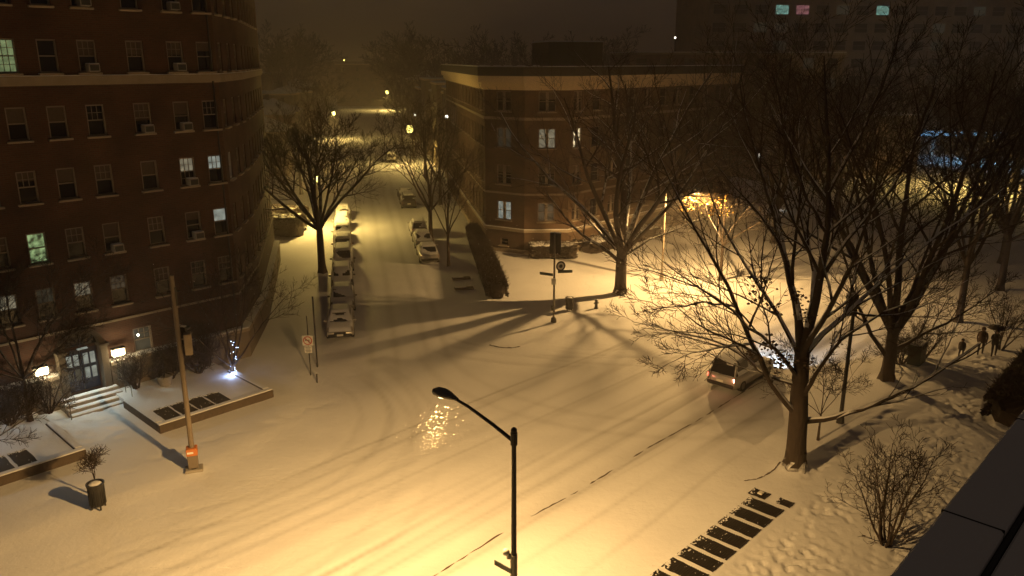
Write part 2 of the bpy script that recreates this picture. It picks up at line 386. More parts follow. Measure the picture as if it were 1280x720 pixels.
# kerb stones that show through the snow
def kerb(pts,label,r=.03):
    m=MB(); m.tube([(x,y,gz(x,y)+.012) for x,y in pts],[r*(.5+.8*rnd.random()) for _ in pts],5); m.build('kerb',M['kerb'],kind='structure',label=label)
def arc(ps,k=8):
    out=[]
    for i in range(len(ps)-1):
        for j in range(k):
            t=j/k; out.append((ps[i][0]*(1-t)+ps[i+1][0]*t+rnd.uniform(-.015,.015),ps[i][1]*(1-t)+ps[i+1][1]*t+rnd.uniform(-.015,.015)))
    return out+[ps[-1]]
kerb(arc([(-1.43,48.34),(-.8,47.9),(0,47.75),(.5,48.0)]),'bare kerb edge curving round the far street corner')
kerb(arc([(10.03,31.12),(10.6,31.22),(10.99,31.46),(11.6,32.0),(12.05,32.6)]),'bare kerb edge curving towards the big near tree')
# ---------------------------------------------------------------- walls with openings
def wall_panel(m,p0,dirv,L,z0,z1,holes,depth=.18,mi=0,uo=0):
    """vertical wall from p0 along dirv, holes = (s0,s1,z0,z1); outward normal is right of dirv"""
    d=Vector(dirv).normalized(); nrm=Vector((d.y,-d.x,0))
    ss=sorted({0,L,*[h[0] for h in holes],*[h[1] for h in holes]}); zs=sorted({z0,z1,*[h[2] for h in holes],*[h[3] for h in holes]})
    P=lambda s,z,b=0: (p0[0]+d.x*s-nrm.x*b,p0[1]+d.y*s-nrm.y*b,z)
    for i in range(len(ss)-1):
        for j in range(len(zs)-1):
            a,b,c,e=ss[i],ss[i+1],zs[j],zs[j+1]; cs,cz=(a+b)/2,(c+e)/2
            if any(h[0]<cs<h[1] and h[2]<cz<h[3] for h in holes): continue
            m.quad(P(a,c),P(b,c),P(b,e),P(a,e),uv=[(uo+a,c),(uo+b,c),(uo+b,e),(uo+a,e)],mi=mi)
    for h in holes:
        a,b,c,e=h
        m.quad(P(a,c),P(a,c,depth),P(a,e,depth),P(a,e),mi=mi); m.quad(P(b,c,depth),P(b,c),P(b,e),P(b,e,depth),mi=mi)
        m.quad(P(a,e,depth),P(b,e,depth),P(b,e),P(a,e),mi=mi); m.quad(P(a,c),P(b,c),P(b,c,depth),P(a,c,depth),mi=mi)
WM={}
def win_mesh(w,h,muntin,pair=False):
    """frame, two sashes (local: x along wall, y outwards is -y, origin bottom centre)"""
    k=(w,h,muntin,pair)
    if k in WM: return WM[k]
    m=MB(); t=.07
    m.box((0,-.02,h-t/2),(w,.12,t)); m.box((0,-.02,t/2),(w,.12,t))
    m.box((-w/2+t/2,-.02,h/2),(t,.12,h-2*t)); m.box((w/2-t/2,-.02,h/2),(t,.12,h-2*t))
    m.box((0,0,h*.5),(w-2*t,.08,.06))
    if pair: m.box((0,-.02,h/2),(.26,.14,h-2*t))
    if muntin:
        hs=(h*.5+.03,h-t) 
        for q in (-1,1): m.box((q*(w-2*t)/6,.0,(hs[0]+hs[1])/2),(.028,.04,hs[1]-hs[0]))
        m.box((0,.001,(hs[0]+hs[1])/2),(w-2*t,.035,.028))
        if muntin>1:
            for q in (-1,1): m.box((q*(w-2*t)/6,.0,h*.25+.02),(.028,.04,h*.5-.1))
            m.box((0,.001,h*.25),(w-2*t,.035,.028))
    f=m.mesh('window',M['frame'])
    s=MB(); s.box((0,-.2,-.06),(w+.22,.28,.11),bev=.02); si=s.mesh('sill',M['lime'])
    g=MB(); g.quad((-w/2+.01,.045,.02),(w/2-.01,.045,.02),(w/2-.01,.045,h-.02),(-w/2+.01,.045,h-.02))
    WM[k]=(f,si,g); return WM[k]
PM={}
def window(parent,pos,ang,w,h,muntin=0,glassmat='glass',sill=True,pair=False,ac=None,blind=0,label=None,parts_lit=False):
    f,si,g=win_mesh(w,h,muntin,pair)
    o=inst('window',f,parent,pos,ang)
    if label: o['label']=label
    if sill: inst('sill',si,o)
    k=(w,h,glassmat,parts_lit)
    if k not in PM:
        if glassmat[:3]=='lit' and parts_lit:
            q=MB(); hh=h*.5
            q.quad((-w/2+.01,.045,hh),(w/2-.01,.045,hh),(w/2-.01,.045,h-.02),(-w/2+.01,.045,h-.02),mi=0); q.quad((-w/2+.01,.045,.02),(w/2-.01,.045,.02),(w/2-.01,.045,hh),(-w/2+.01,.045,hh),mi=1)
            PM[k]=q.mesh('pane',[M[glassmat],M['glass']])
        else: PM[k]=g.mesh('pane',M[glassmat])
    inst('pane',PM[k],o)
    if blind:
        kk=('b',w,h,blind)
        if kk not in PM:
            m=MB(); m.box((0,.02,h-.07-(h-.14)*blind/2),(w-.15,.02,(h-.14)*blind)); PM[kk]=m.mesh('blind',M['curtain'])
        inst('blind',PM[kk],o)
    return o
ACM=None
def ac_unit(parent,pos,ang):
    global ACM
    if ACM is None:
        m=MB(); m.box((0,-.22,.2),(.52,.5,.38),bev=.02)
        g=MB(); g.box((0,-.477,.2),(.42,.012,.28))
        for i in range(6): g.box((0,-.488,.08+i*.048),(.42,.01,.012))
        t=MB(); t.box((0,-.22,.405),(.5,.48,.04),bev=.02)
        ACM=(m.mesh('air_conditioner',M['ac']),g.mesh('grille',M['acdark']),t.mesh('snow_cap',M['snow']))
    o=inst('air_conditioner',ACM[0],parent,pos,ang); inst('grille',ACM[1],o); inst('snow_cap',ACM[2],o)
    return o
def ribbon(m,pts,z0,z1,out,mi=0,closed=False):
    """band following a wall polyline, standing proud of it by out (outward = right of travel)"""
    P=[Vector((p[0],p[1],0)) for p in pts]; n=len(P); off=[]; ins=[]
    for i in range(n):
        if closed: a=(P[i]-P[i-1]).normalized(); b=(P[(i+1)%n]-P[i]).normalized()
        else: a=(P[i]-P[max(i-1,0)]); b=(P[min(i+1,n-1)]-P[i]); a=(a if a.length>0 else b).normalized(); b=(b if b.length>0 else a).normalized()
        na=Vector((a.y,-a.x,0)); nb=Vector((b.y,-b.x,0)); bi=(na+nb).normalized(); k=1/max(.4,bi.dot(na))
        off.append(P[i]+bi*out*k); ins.append(P[i]-bi*.12*k)
    rings=[[(o.x,o.y,z0),(o.x,o.y,z1),(q.x,q.y,z1),(q.x,q.y,z0)] for o,q in zip(off,ins)]
    if closed: rings.append(rings[0])
    m.loft(rings,cap=not closed,mi=mi)
P_NEAR=9700; P_FAR=9500; P_HEAD=1400; HAZE=.0033; SKY=.051; SHS=1
# ---------------------------------------------------------------- big brick apartment building at the avenue corner
def sn_(p): return (Vector(p).dot(DV),Vector(p).dot(NV))
def building_left():
    B=empty('brick_apartment_building',(0,0,0),label='dark red brick apartment building of many storeys with a stone band and lit entrance',cat='building')
    n0=43.8
    A=SN(-14,n0); C=SN(22.3,n0); E_=Vector((-17.35,53.2,0)); G_=Vector((-21.35,70.6,0))
    H_=G_+SN(-20,20)-SN(0,0); top=27.5
    m=MB(); holes=[]
    cols=[-8.4,-6.3,-4.2,-2.1,0,2.1,4.4,6.5,8.6,10.3,12.0,13.78,15.58,17.92,20.02,21.66]
    zc=[5.7,8.55,11.58,14.6,17.72,20.8,23.9]
    W,Hh=.88,1.55
    lits={(12.0,17.72):('litG',2),(21.66,11.58):('litC',1),(20.02,11.58):('litW',2),(12.0,8.55):('litM',0),(13.78,5.7):('litW',1),(12.0,5.7):('litX',1),(10.3,5.7):('litW',0),(15.58,5.7):('litD',1),
          (19.97,20.8):('litW',0),(20.02,20.8):('litW',0),(21.66,20.8):('litC',0),(21.66,8.55):('litC',0),(17.92,14.6):('glass',1)}
    acs={(15.58,17.72),(20.02,17.72),(17.92,14.6),(20.02,14.6),(20.02,11.58),(15.58,8.55),(20.02,8.55),(15.58,20.8),(20.02,20.8)}
    rr=random.Random(5)
    wins=[]
    for z in zc:
        for c in cols:
            if z==5.7 and c in(17.92,21.66): pass
            holes.append((c+14-W/2,c+14+W/2,z-Hh/2,z+Hh/2)); wins.append((c,z))
    holes.append((16.45+14-.5,16.45+14+.5,1.95,3.35)); holes.append((8.2+14-.5,8.2+14+.5,2.3,3.6))
    # entrance opening
    holes.append((12.35+14,13.98+14,.62,2.95))
    wall_panel(m,A,DV,36.3,-.2,top,holes,.2)
    # corner and side faces
    f2=[(1.2,z) for z in zc]+[(3.6,z) for z in zc]+[(5.7,z) for z in zc]
    d2=(E_-C); L2=d2.length
    h2=[(s-.42,s+.42,z-Hh/2,z+Hh/2) for s,z in f2 if s+.5<L2]
    wall_panel(m,C,d2,L2,-.2,top,h2,.2,uo=36.3)
    d3=(G_-E_); L3=d3.length; cols3=[1.6+2.35*i for i in range(7)]
    h3=[(s-.45,s+.45,z-Hh/2,z+Hh/2) for s in cols3 for z in zc]
    wall_panel(m,E_,d3,L3,-.2,top,h3,.2,uo=44)
    d4=(H_-G_); wall_panel(m,G_,d4,d4.length,-.2,top,[],.2,uo=62)
    d5=(A-H_); wall_panel(m,H_,d5,d5.length,-.2,top,[],.2,uo=80)
    w=m.build('wall',M['brickA'],B)
    for c,z in wins:
        k=(c,z); g,mu=lits.get(k,('glass',1 if rr.random()<.5 else 0))
        p=SN(c,n0+.14,z-Hh/2)
        hl=g in('litW','litC','litD','litX'); bl=0 if g!='glass' else rr.choice([0,.5,.5,.45,.3,.6])
        lab=None
        if g!='glass': lab={'litG':'window lit pale green behind muntins','litC':'window lit pale white','litW':'window lit warm white','litM':'window glowing green and blue','litD':'window lit dim amber','litX':'faintly lit window'}[g]
        window(B,p,AV,W,Hh,mu,g,ac=None,blind=bl,label=lab,parts_lit=hl)
        if k in acs: ac_unit(B,SN(c+.1,n0+.02,z-Hh/2+.02),AV)
    window(B,SN(16.45,n0+.14,1.95),AV,1.0,1.4,1,'litX'); window(B,SN(8.2,n0+.14,2.3),AV,1.0,1.3,1,'glass')
    a2=math.atan2(d2.y,d2.x)
    for s,z in f2:
        if s+.5>=L2: continue
        p=C+d2.normalized()*s; q=Vector((d2.y,-d2.x,0)).normalized()*-.14
        window(B,(p.x+q.x,p.y+q.y,z-Hh/2),a2,.84,Hh,1,'litC' if (s==1.2 and z in(11.58,)) else 'glass')
    a3=math.atan2(d3.y,d3.x)
    for s in cols3:
        for z in zc:
            p=E_+d3.normalized()*s; q=Vector((d3.y,-d3.x,0)).normalized()*-.14
            window(B,(p.x+q.x,p.y+q.y,z-Hh/2),a3,.9,Hh,0,'glass')
    line=[A,C,E_,G_]
    b=MB(); ribbon(b,line,16.42,16.78,.16); ribbon(b,line,16.34,16.42,.08); b.build('stone_band',M['lime'],B)
    b=MB(); ribbon(b,line,16.785,16.82,.14); b.build('band_snow',M['snow'],B)
    b=MB(); ribbon(b,line,4.0,4.12,.06); b.build('lower_band',M['lime'],B)
    # base course: split by the entrance
    b=MB(); 
    ribbon(b,[A,SN(11.9,n0)],-.2,1.75,.42); ribbon(b,[SN(14.45,n0),C,E_,G_],-.2,1.75,.42)
    b.build('stone_base',M['stoneblk'],B)
    b=MB(); ribbon(b,[A,SN(11.9,n0)],1.75,1.93,.5); ribbon(b,[SN(14.45,n0),C,E_,G_],1.75,1.93,.5); b.build('base_ledge',M['lime'],B)
    b=MB(); ribbon(b,[A,SN(11.9,n0)],1.933,2.01,.47); ribbon(b,[SN(14.45,n0),C,E_,G_],1.933,2.01,.47); b.build('ledge_snow',M['snow'],B,smooth=False)
    for s in(17.6,19.3,9.4):
        bw=MB(); p=SN(s,n0-.435,.75); bw.box(p,(.7,.05,.5),AV); bw.build('basement_vent',M['glass'],B)
    # portal
    pt=MB(); 
    for s in(12.13,14.2):
        pt.box(SN(s,n0-.2,1.45),(.36,.62,3.1),AV,bev=.03)
        pt.box(SN(s,n0-.24,3.05),(.5,.74,.16),AV,bev=.02)
    # arched hood: ring of voussoirs over the door
    ring=[]
    for i in range(17):
        a=math.pi*i/16; 
        o_=[(13.165-1.12*math.cos(a),3.12+1.0*math.sin(a)),(13.165-.86*math.cos(a),3.12+.80*math.sin(a))]
        ring.append([SN(o_[0][0],n0-.5,o_[0][1]),SN(o_[0][0],n0+.02,o_[0][1]),SN(o_[1][0],n0+.02,o_[1][1]),SN(o_[1][0],n0-.5,o_[1][1])])
    pt.loft(ring,cap=True); pt.build('portal',M['brickB'],B)
    fan=MB(); pts=[SN(13.165,n0-.06,3.12)]+[SN(13.165-.84*math.cos(math.pi*i/16),n0-.06,3.12+.78*math.sin(math.pi*i/16)) for i in range(17)]
    i0=len(fan.v); fan.v+=[tuple(p) for p in pts]
    for i in range(16): fan.f.append((i0,i0+1+i,i0+2+i)); fan.mi.append(0)
    fo=fan.build('fanlight',M['glass'],B)
    fb=MB()
    for i in range(1,6):
        a=math.pi*i/6; fb.tube([SN(13.165,n0-.09,3.12),SN(13.165-.84*math.cos(a),n0-.09,3.12+.78*math.sin(a))],.022,5)
    fb.build('glazing_bar',M['blue'],fo)
    for sgn in(-1,1):
        c=13.165+sgn*.41
        d=MB(); d.box(SN(c,n0+.06,1.82),(.79,.07,2.34),AV,bev=.01); do=d.build('door',M['blue'],B)
        for k,(cs,z,hh) in enumerate([(c-.17,2.35,.6),(c+.17,2.35,.6),(c-.17,1.55,.6),(c+.17,1.55,.6)]):
            g=MB(); g.box(SN(cs,n0+.015,z),(.24,.02,hh),AV); g.build('door_pane',M['litC' if (k<2 or sgn>0) else 'litX'],do)
        h=MB(); h.tube([SN(13.165+sgn*.1,n0-.02,1.45),SN(13.165+sgn*.1,n0-.02,1.75)],.02,6); h.build('handle',M['metal'],do)
    # wall lamps
    for s,lab in((14.95,'lit wall lantern beside the door, nearer the avenue corner'),(11.15,'lit wall lantern on the far side of the door')):
        l=MB(); l.box(SN(s,n0-.30,2.36),(.62,.26,.40),AV,bev=.04); lo=l.build('wall_lantern',M['sconce'],B,label=lab)
        k=MB(); k.box(SN(s,n0-.3,2.60),(.72,.36,.06),AV,bev=.015); k.box(SN(s,n0-.3,2.12),(.70,.34,.05),AV,bev=.015); k.box(SN(s,n0-.08,2.36),(.2,.2,.3),AV)
        for q in(-.34,.34): k.box(SN(s+q,n0-.44,2.36),(.04,.04,.46),AV)
        k.build('lantern_frame',M['metald'],lo)
    # steps
    for i in range(4):
        st=MB(); wd=2.9-.0*i; zt=.62-.155*i; st.box(SN(13.165,n0-.55-.42*i-(.0),zt/2-.05),(wd,.42+(.0),zt+.1),AV,bev=.02); so=st.build('step',M['concrete'],B)
        sn2=MB(); sn2.box(SN(13.165,n0-.58-.42*i,zt+.025),(wd-.1,.34,.05),AV,bev=.02); sn2.build('step_snow',M['snow'],so)
    for s in(11.65,14.68):
        h=MB(); h.tube([SN(s,n0-.6,.6),SN(s,n0-.6,1.5),SN(s,n0-2.2,.92),SN(s,n0-2.2,.0)],.025,6); h.tube([SN(s,n0-1.4,.2),SN(s,n0-1.4,1.2)],.02,6); h.build('handrail',M['metal'],B)
    r=MB(); pts=[A,C,E_,G_,H_]
    r.v+=[(p.x,p.y,top) for p in pts]; r.f.append(tuple(range(len(pts)))); r.mi.append(0); r.build('roof',M['rooft'],B)
    ribbon_m=MB(); ribbon(ribbon_m,line,top-.9,top+.2,.5); ribbon_m.build('cornice',M['lime'],B)
    d=MB(); d.tube([SN(21.95,n0-.09,2.0),SN(21.95,n0-.09,27)],.05,6); d.build('downpipe',M['metald'],B)
building_left()
# raised terraces in front of the building
def terrace(s0,s1,label):
    t=empty('raised_terrace',SN((s0+s1)/2,40,0),label=label,cat='terrace')
    def L(m,name,mt): 
        o=m.build(name,mt,None); o.parent=t; o.matrix_parent_inverse=Matrix.Translation(-t.location); return o
    m=MB(); m.box(SN((s0+s1)/2,37.0,.17),(s1-s0,.34,.64),AV,bev=.03)
    for s in((s1-.17,) if s0<0 else (s0+.17,s1-.17)): m.box(SN(s,39.2,.165),(.34,4.05,.62),AV,bev=.03)
    L(m,'retaining_wall',M['kerb'])
    k=MB(); k.box(SN((s0+s1)/2,40.2,.22),(s1-s0-.36,6.0,.40),AV); L(k,'bed',M['snow'])
    c=MB(); c.box(SN((s0+s1)/2,37.03,.515),(s1-s0-.03,.30,.07),AV,bev=.02)
    for s in((s1-.17,) if s0<0 else (s0+.17,s1-.17)): c.box(SN(s,39.25,.505),(.29,3.9,.06),AV,bev=.02)
    L(c,'coping_snow',M['snow'])
terrace(14.05,20.2,'raised snowy terrace with four dark vents beside the entrance steps')
terrace(-12,10.7,'long raised snowy terrace at the frame edge beyond the entrance')
def grate(c,w,l,z,label,group,ang=AV,rag=False):
    o=empty('pavement_grate',c,ang,label=label,cat='grate',group=group)
    m=MB()
    # ragged melted bed
    g=random.Random(int(c[0]*100)); n=26; pts=[]
    for i in range(n):
        t=i/n
        if t<.25: x,y=-w/2+w*t*4,-l/2
        elif t<.5: x,y=w/2,-l/2+l*(t-.25)*4
        elif t<.75: x,y=w/2-w*(t-.5)*4,l/2
        else: x,y=-w/2,l/2-l*(t-.75)*4
        pts.append((x+g.uniform(-.025,.025),y+g.uniform(-.025,.025)))
    i0=len(m.v); m.v+=[(x,y,-.006) for x,y in pts]; m.f.append(tuple(range(i0,i0+n))); m.mi.append(0)
    m.build('bed',M['asphalt'],o)
    b=MB(); k=int(l/.09)
    for i in range(k): b.box((0,-l/2+.05+(l-.1)*i/(k-1),.002),(w-.04,.022,.02))
    b.box((0,-l/2+.02,.004),(w,.03,.024)); b.box((0,l/2-.02,.004),(w,.03,.024))
    b.build('bar_frame',M['metald'],o)
    s=MB()
    for i in range(int(30*w*l)):
        e=g.random()
        x=g.uniform(-w/2,w/2); y=(l/2-abs(g.gauss(0,.10))) if e<.8 else g.uniform(-l/2,l/2); r=g.uniform(.02,.05) if e<.5 else g.uniform(.008,.022)
        s.ball((x,y,.012),r,6,4,(1.3,1,.5),.2,g)
    s.build('snow_clump',M['snow'],o,kind='stuff')
    return o
g1='melted grates in a row along the near kerb'
for i in range(9):
    s=28.0-.97*i
    w=['seventh','eighth']
    place=['uppermost full-length','second','third','fourth','fifth','sixth','seventh','eighth','ninth'][i]
    grate(SN(s-.08,12.52,.125),.76,1.5,0,f'dark melted pavement grate, {place} of the row counted down from the big tree',g1)
grate(SN(28.85,12.0,.125),.5,.62,0,'short dark grate at the head of the row, nearer the building',g1)
grate(SN(28.8,13.1,.125),.6,.75,0,'short ragged grate holding a small white box, at the head of the row','short grates')
mb=MB(); mb.box(SN(28.82,13.05,.17),(.26,.2,.07),AV,bev=.02); mb.build('junction_box',M['signw'],label='small white box lying on the ragged short grate',cat='box')
for i in range(4): grate(SN(15.0+.89*i,38.05,.435),.80,2.05 if i<3 else 1.8,0,['dark vent panel on the entrance terrace, closest to the steps','second dark vent panel from the steps on the entrance terrace','third dark vent panel from the steps on the entrance terrace','dark vent panel on the entrance terrace, farthest from the steps'][i],'vent panels set in the terraces')
for i in range(3): grate(SN(8.5-.9*i,38.1,.435),.76,2.0,0,['dark vent panel on the long terrace, closest to the steps','second dark vent panel on the long terrace at the frame edge','third dark vent panel on the long terrace at the frame edge'][i],'vent panels set in the terraces')
# ---------------------------------------------------------------- corner building across the side street
def building_corner():
    B=empty('corner_apartment_building',(0,0,0),label='brown brick corner building with wide cream cornice and snowy flat roof',cat='building')
    P0=Vector((-9.1,114.0,0)); P1=Vector((-2.5,75.3,0)); Pm=Vector((1.15,73.1,0)); P2=Vector((5.2,73.3,0)); P3=P2+DV*30; P4=P3+NV*22
    top=16.95; zc=[4.04,7.4,10.75,14.0]; m=MB(); Hh=1.75
    # west face, travel P0->P1 puts outside on the right? outside is west: direction P1->... use P0->P1 with outward right = west
    d1=P1-P0; L1=d1.length; c1=[1.5+2.6*i for i in range(15) if 1.5+2.6*i<L1-1]
    zb=[1.0]
    wall_panel(m,P0,d1,L1,-.2,top,[(s-.5,s+.5,z-Hh/2,z+Hh/2) for s in c1 for z in zc]+[(s-.4,s+.4,.7,1.4) for s in c1],.2)
    W2=1.55; fac=[(P1,Pm-P1,2.05),(Pm,P2-Pm,2.0)]
    for a_,d_,s in fac: wall_panel(m,a_,d_,d_.length,-.2,top,[(s-W2/2,s+W2/2,z-Hh/2,z+Hh/2) for z in zc]+[(s-.45,s+.45,.7,1.4)],.2,uo=40+a_.x)
    d3=P3-P2; c3=[1.1+2.75*i for i in range(11)]
    wall_panel(m,P2,d3,30,-.2,top,[(s-.6,s+.6,z-Hh/2,z+Hh/2) for s in c3 for z in zc]+[(s-.4,s+.4,.7,1.4) for s in c3],.2,uo=50)
    for a,b in((P3,P4),(P4,P0)):
        wall_panel(m,a,b-a,(b-a).length,-.2,top,[],.2,uo=80)
    m.build('wall',M['brickB'],B)
    def put(P,d,s,z,w,h,g='glass',pair=False,mu=0,blind=0,label=None,sill=True):
        p=P+d.normalized()*s; q=Vector((d.y,-d.x,0)).normalized()*-.14
        window(B,(p.x+q.x,p.y+q.y,z-h/2),math.atan2(d.y,d.x),w,h,mu,g,pair=pair,blind=blind,label=label,sill=sill)
    rr=random.Random(9)
    for s in c1:
        for z in zc: put(P0,d1,s,z,1.0,Hh,'glass')
        put(P0,d1,s,1.05,.8,.7)
    for i,(a_,d2,s) in enumerate(fac):
        for z in zc:
            g={(0,10.75):'litX',(1,10.75):'litW',(0,4.04):'litC',(1,4.04):'litD'}.get((i,z),'glass')
            lab={'litX':'pair of faint green lit sashes','litW':'pair of warm lit sashes high on the corner','litC':'pair of white lit sashes','litD':'pair of dim amber sashes'}.get(g)
            put(a_,d2,s,z,W2,Hh,g,True,0,0 if g!='glass' else .4,lab)
        put(a_,d2,s,1.05,.9,.7)
    for i,s in enumerate(c3):
        for z in zc:
            g='litB' if (i==0 and z==10.75) else ('litD' if (i in(4,) and z==7.4) else ('litX' if i==6 and z==10.75 else 'glass'))
            put(P2,d3,s,z,1.2,Hh,g,i%2==0,0,0 if g!='glass' else rr.choice([0,.4]),'bright orange lit window with curtains' if g=='litB' else None)
        put(P2,d3,s,1.05,.8,.7)
    line=[P0,P1,Pm,P2,P3]
    b=MB()
    ribbon(b,line,14.98,15.15,.12); ribbon(b,line,15.15,15.62,.32); ribbon(b,line,15.62,16.2,.62); b.build('cornice',M['cream'],B)
    b=MB(); ribbon(b,line,16.2,16.97,.66); b.build('parapet',M['rooft'],B)
    b=MB(); ribbon(b,line,16.973,17.06,.6); b.build('parapet_snow',M['snow'],B)
    b=MB(); ribbon(b,line,5.6,5.78,.08); ribbon(b,line,12.35,12.6,.1); b.build('upper_band',M['lime'],B)
    b=MB(); ribbon(b,line,2.15,2.4,.14); ribbon(b,line,-.2,.45,.12); b.build('base_band',M['lime'],B)
    b=MB(); ribbon(b,line,2.403,2.47,.12); b.build('band_snow',M['snow'],B)
    r=MB(); pts=[P0,P1,Pm,P2,P3,P4]; r.v+=[(p.x,p.y,16.6) for p in pts]; r.f.append(tuple(range(6))); r.mi.append(0); r.build('roof',M['snow'],B)
    # roof stair house and vents
    h=MB(); h.box((5.6,86,17.9),(5.6,6,2.8),R(15)); ho=h.build('stair_house',M['rooft'],B)
    s=MB(); s.box((5.6,86,19.35),(5.7,6.1,.12),R(15),bev=.04); s.build('stair_house_snow',M['snow'],ho)
    for i,(x,y) in enumerate([(-2.4,80),(-1.4,79.2),(-.4,79.0),(.9,80),(-3,84),(2.4,82)]):
        v=MB(); v.box((x,y,16.78),(.6,.6,.4),R(20*i),bev=.05); vo=v.build('roof_vent',M['metald'],B)
        v=MB(); v.box((x,y,17.03),(.66,.66,.12),R(20*i),bev=.05); v.build('vent_snow',M['snow'],vo)
building_corner()
# ---------------------------------------------------------------- generic houses and far blocks
def block(name,cat,label,p0,ang,L,D,H,floors,cols,wallm,group=None,lits={},roof='flat',ww=1.0,wh=1.5,porch=False,bay=False):
    o=empty(name,p0,ang,label=label,cat=cat,group=group)
    fh=H/floors; hs=[]; 
    for f in range(floors):
        for c in range(cols): 
            s=(c+.5)*L/cols; z=fh*(f+.55); hs.append((s-ww/2,s+ww/2,z-wh/2,z+wh/2))
    m=MB(); wall_panel(m,(0,0),(1,0,0),L,-.3,H,hs,.2)
    wall_panel(m,(L,0),(0,1,0),D,-.3,H,[],uo=L); wall_panel(m,(L,D),(-1,0,0),L,-.3,H,[],uo=L+D); wall_panel(m,(0,D),(0,-1,0),D,-.3,H,[],uo=2*L+D)
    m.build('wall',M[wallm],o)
    k=0
    for f in range(floors):
        for c in range(cols):
            s=(c+.5)*L/cols; z=fh*(f+.55); g=lits.get((f,c),'glass')
            window(o,(s,.14,z-wh/2),0,ww,wh,0,g,sill=False)
    b=MB(); b.box((L/2,D/2,H+.06),(L+.5,D+.5,.3),bev=.05); b.build('cornice',M['cream' if wallm!='brickC' else 'lime'],o)
    if roof=='flat':
        r=MB(); r.box((L/2,D/2,H+.27),(L+.3,D+.3,.12)); r.build('roof',M['snow'],o)
    else:
        r=MB(); e=.4; zz=H+.2; pk=H+2.4
        a=[(-e,-e,zz),(L+e,-e,zz),(L+e,D+e,zz),(-e,D+e,zz),(L*.2,D/2,pk),(L*.8,D/2,pk)]
        r.v+=a; r.f+=[(0,1,5,4),(1,2,5),(2,3,4,5),(3,0,4)]; r.mi+=[0]*4; ro=r.build('roof',M['snow'],o)
        c=MB(); c.box((L*.25,D*.55,pk),(.7,.7,1.8)); c.build('chimney',M['brickC'],ro)
    if porch:
        p=MB(); p.box((L/2,-1.2,2.9),(L*.8,2.3,.18),bev=.04); po=p.build('porch_roof',M['snow'],o)
        for q in(.15,.5,.85):
            c=MB(); c.tube([(L*q,-2.1,0),(L*q,-2.1,2.8)],.09,8); c.build('porch_post',M['white'],po)
    return o
# right side of the side street: row houses beyond the corner building
y=114.5; k=0
rl=['pale narrow row house next to the corner building','brown row house, second beyond the corner building','cream row house, third beyond the corner building','brick row house, fourth beyond the corner building','tall pale row house halfway down the side street','small brick row house far down the side street','cream row house far down the side street','last row house before the side street fades into haze']
for i in range(8):
    Lh=[9,8,9,10,9,12,14,16][i]; H=[13.5,12.5,13.8,12,14,11.5,13,12][i]
    p=Vector((-12.3-.195*(y+Lh-75),y+Lh,0))+SE*(11.5+(i%2)*.8)
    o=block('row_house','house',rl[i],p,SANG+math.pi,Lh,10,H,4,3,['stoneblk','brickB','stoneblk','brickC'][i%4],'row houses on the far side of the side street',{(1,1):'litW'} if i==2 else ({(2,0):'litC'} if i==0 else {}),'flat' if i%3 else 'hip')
    y+=Lh+[.6,.6,1,.6,14,1,1,1][i]
# left side: lower houses
ll=['low pale house with a snowy porch roof by the apartment building','brick house with snowy hip roof, second down the left of the side street','pale house, third down the left of the side street','dark brick house beyond the left street lamps','pale far house where the side street rises','far brick house beside the last visible lamp']
spots=[(128,10,9,6.8,'stoneblk',True),(142,11,10,8.5,'brickC',False),(158,12,10,8,'stoneblk',True),(176,14,10,9.5,'brickC',False),(205,16,12,9,'stoneblk',False),(240,20,12,10,'brickC',False)]
for i,(yy,Lh,D,H,wm,po) in enumerate(spots):
    p=Vector((-12.3-.195*(yy-75),yy,0))-SE*12.5
    block('town_house','house',ll[i],p,SANG,Lh,D,H,2 if H<9 else 3,3,wm,'houses on the near side of the side street',{(1,1):'litC'} if i==0 else ({(0,1):'litW'} if i==3 else {}),'hip',porch=po)
# second rank to the left, seen between the two big buildings
for i,(x,yy,L,D,H,lab) in enumerate([(-66,165,22,14,11,'long low block with a snowy roof left of the side street'),(-105,225,40,16,14,'wide pale block with snowy roof in the haze'),(-70,330,40,16,16,'far block across the end of the side street, left part'),(-125,420,70,18,17,'longest far block on the skyline at the left'),(-30,390,44,16,17,'far block across the end of the side street, right part'),(-30,270,30,16,15,'mid-distance flat block seen above the row houses'),(10,330,60,20,17,'broad far block behind the corner building')]):
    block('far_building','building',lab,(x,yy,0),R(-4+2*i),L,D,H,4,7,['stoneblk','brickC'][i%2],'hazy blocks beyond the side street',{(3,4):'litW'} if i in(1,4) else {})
# right background
block('high_rise','building','tall dark high-rise with teal and pink lit windows at the upper right',(35,150,0),R(8),62,18,40,13,16,'brickC',None,
      {(8,3):'litT',(8,4):'litP',(8,6):'litX',(8,8):'litT',(9,4):'litX',(7,2):'litX',(6,3):'litX',(9,6):'litX',(7,11):'litX',(8,13):'litX',(7,3):'litD',(6,11):'litX',(5,5):'litX'},ww=2.6,wh=1.7)
block('office_block','building','dark mid-height block behind the corner building roof',(18,128,0),R(4),34,16,18.5,6,9,'brickC',None,{(5,7):'litX',(4,8):'litX'},ww=1.8,wh=1.6)
block('office_block','building','low dark block among the trees beyond the snowy square',(38,118,0),R(24),30,12,9,3,7,'brickC',None,{(1,2):'litX',(0,4):'litD'},ww=1.6,wh=1.4)
block('shop_building','building','long shop building at the far right edge behind the trees',(92,150,0),R(-8),60,16,12,4,12,'brickC',None,{(2,2):'litX',(2,3):'litX',(1,5):'litX'},ww=2,wh=1.6)
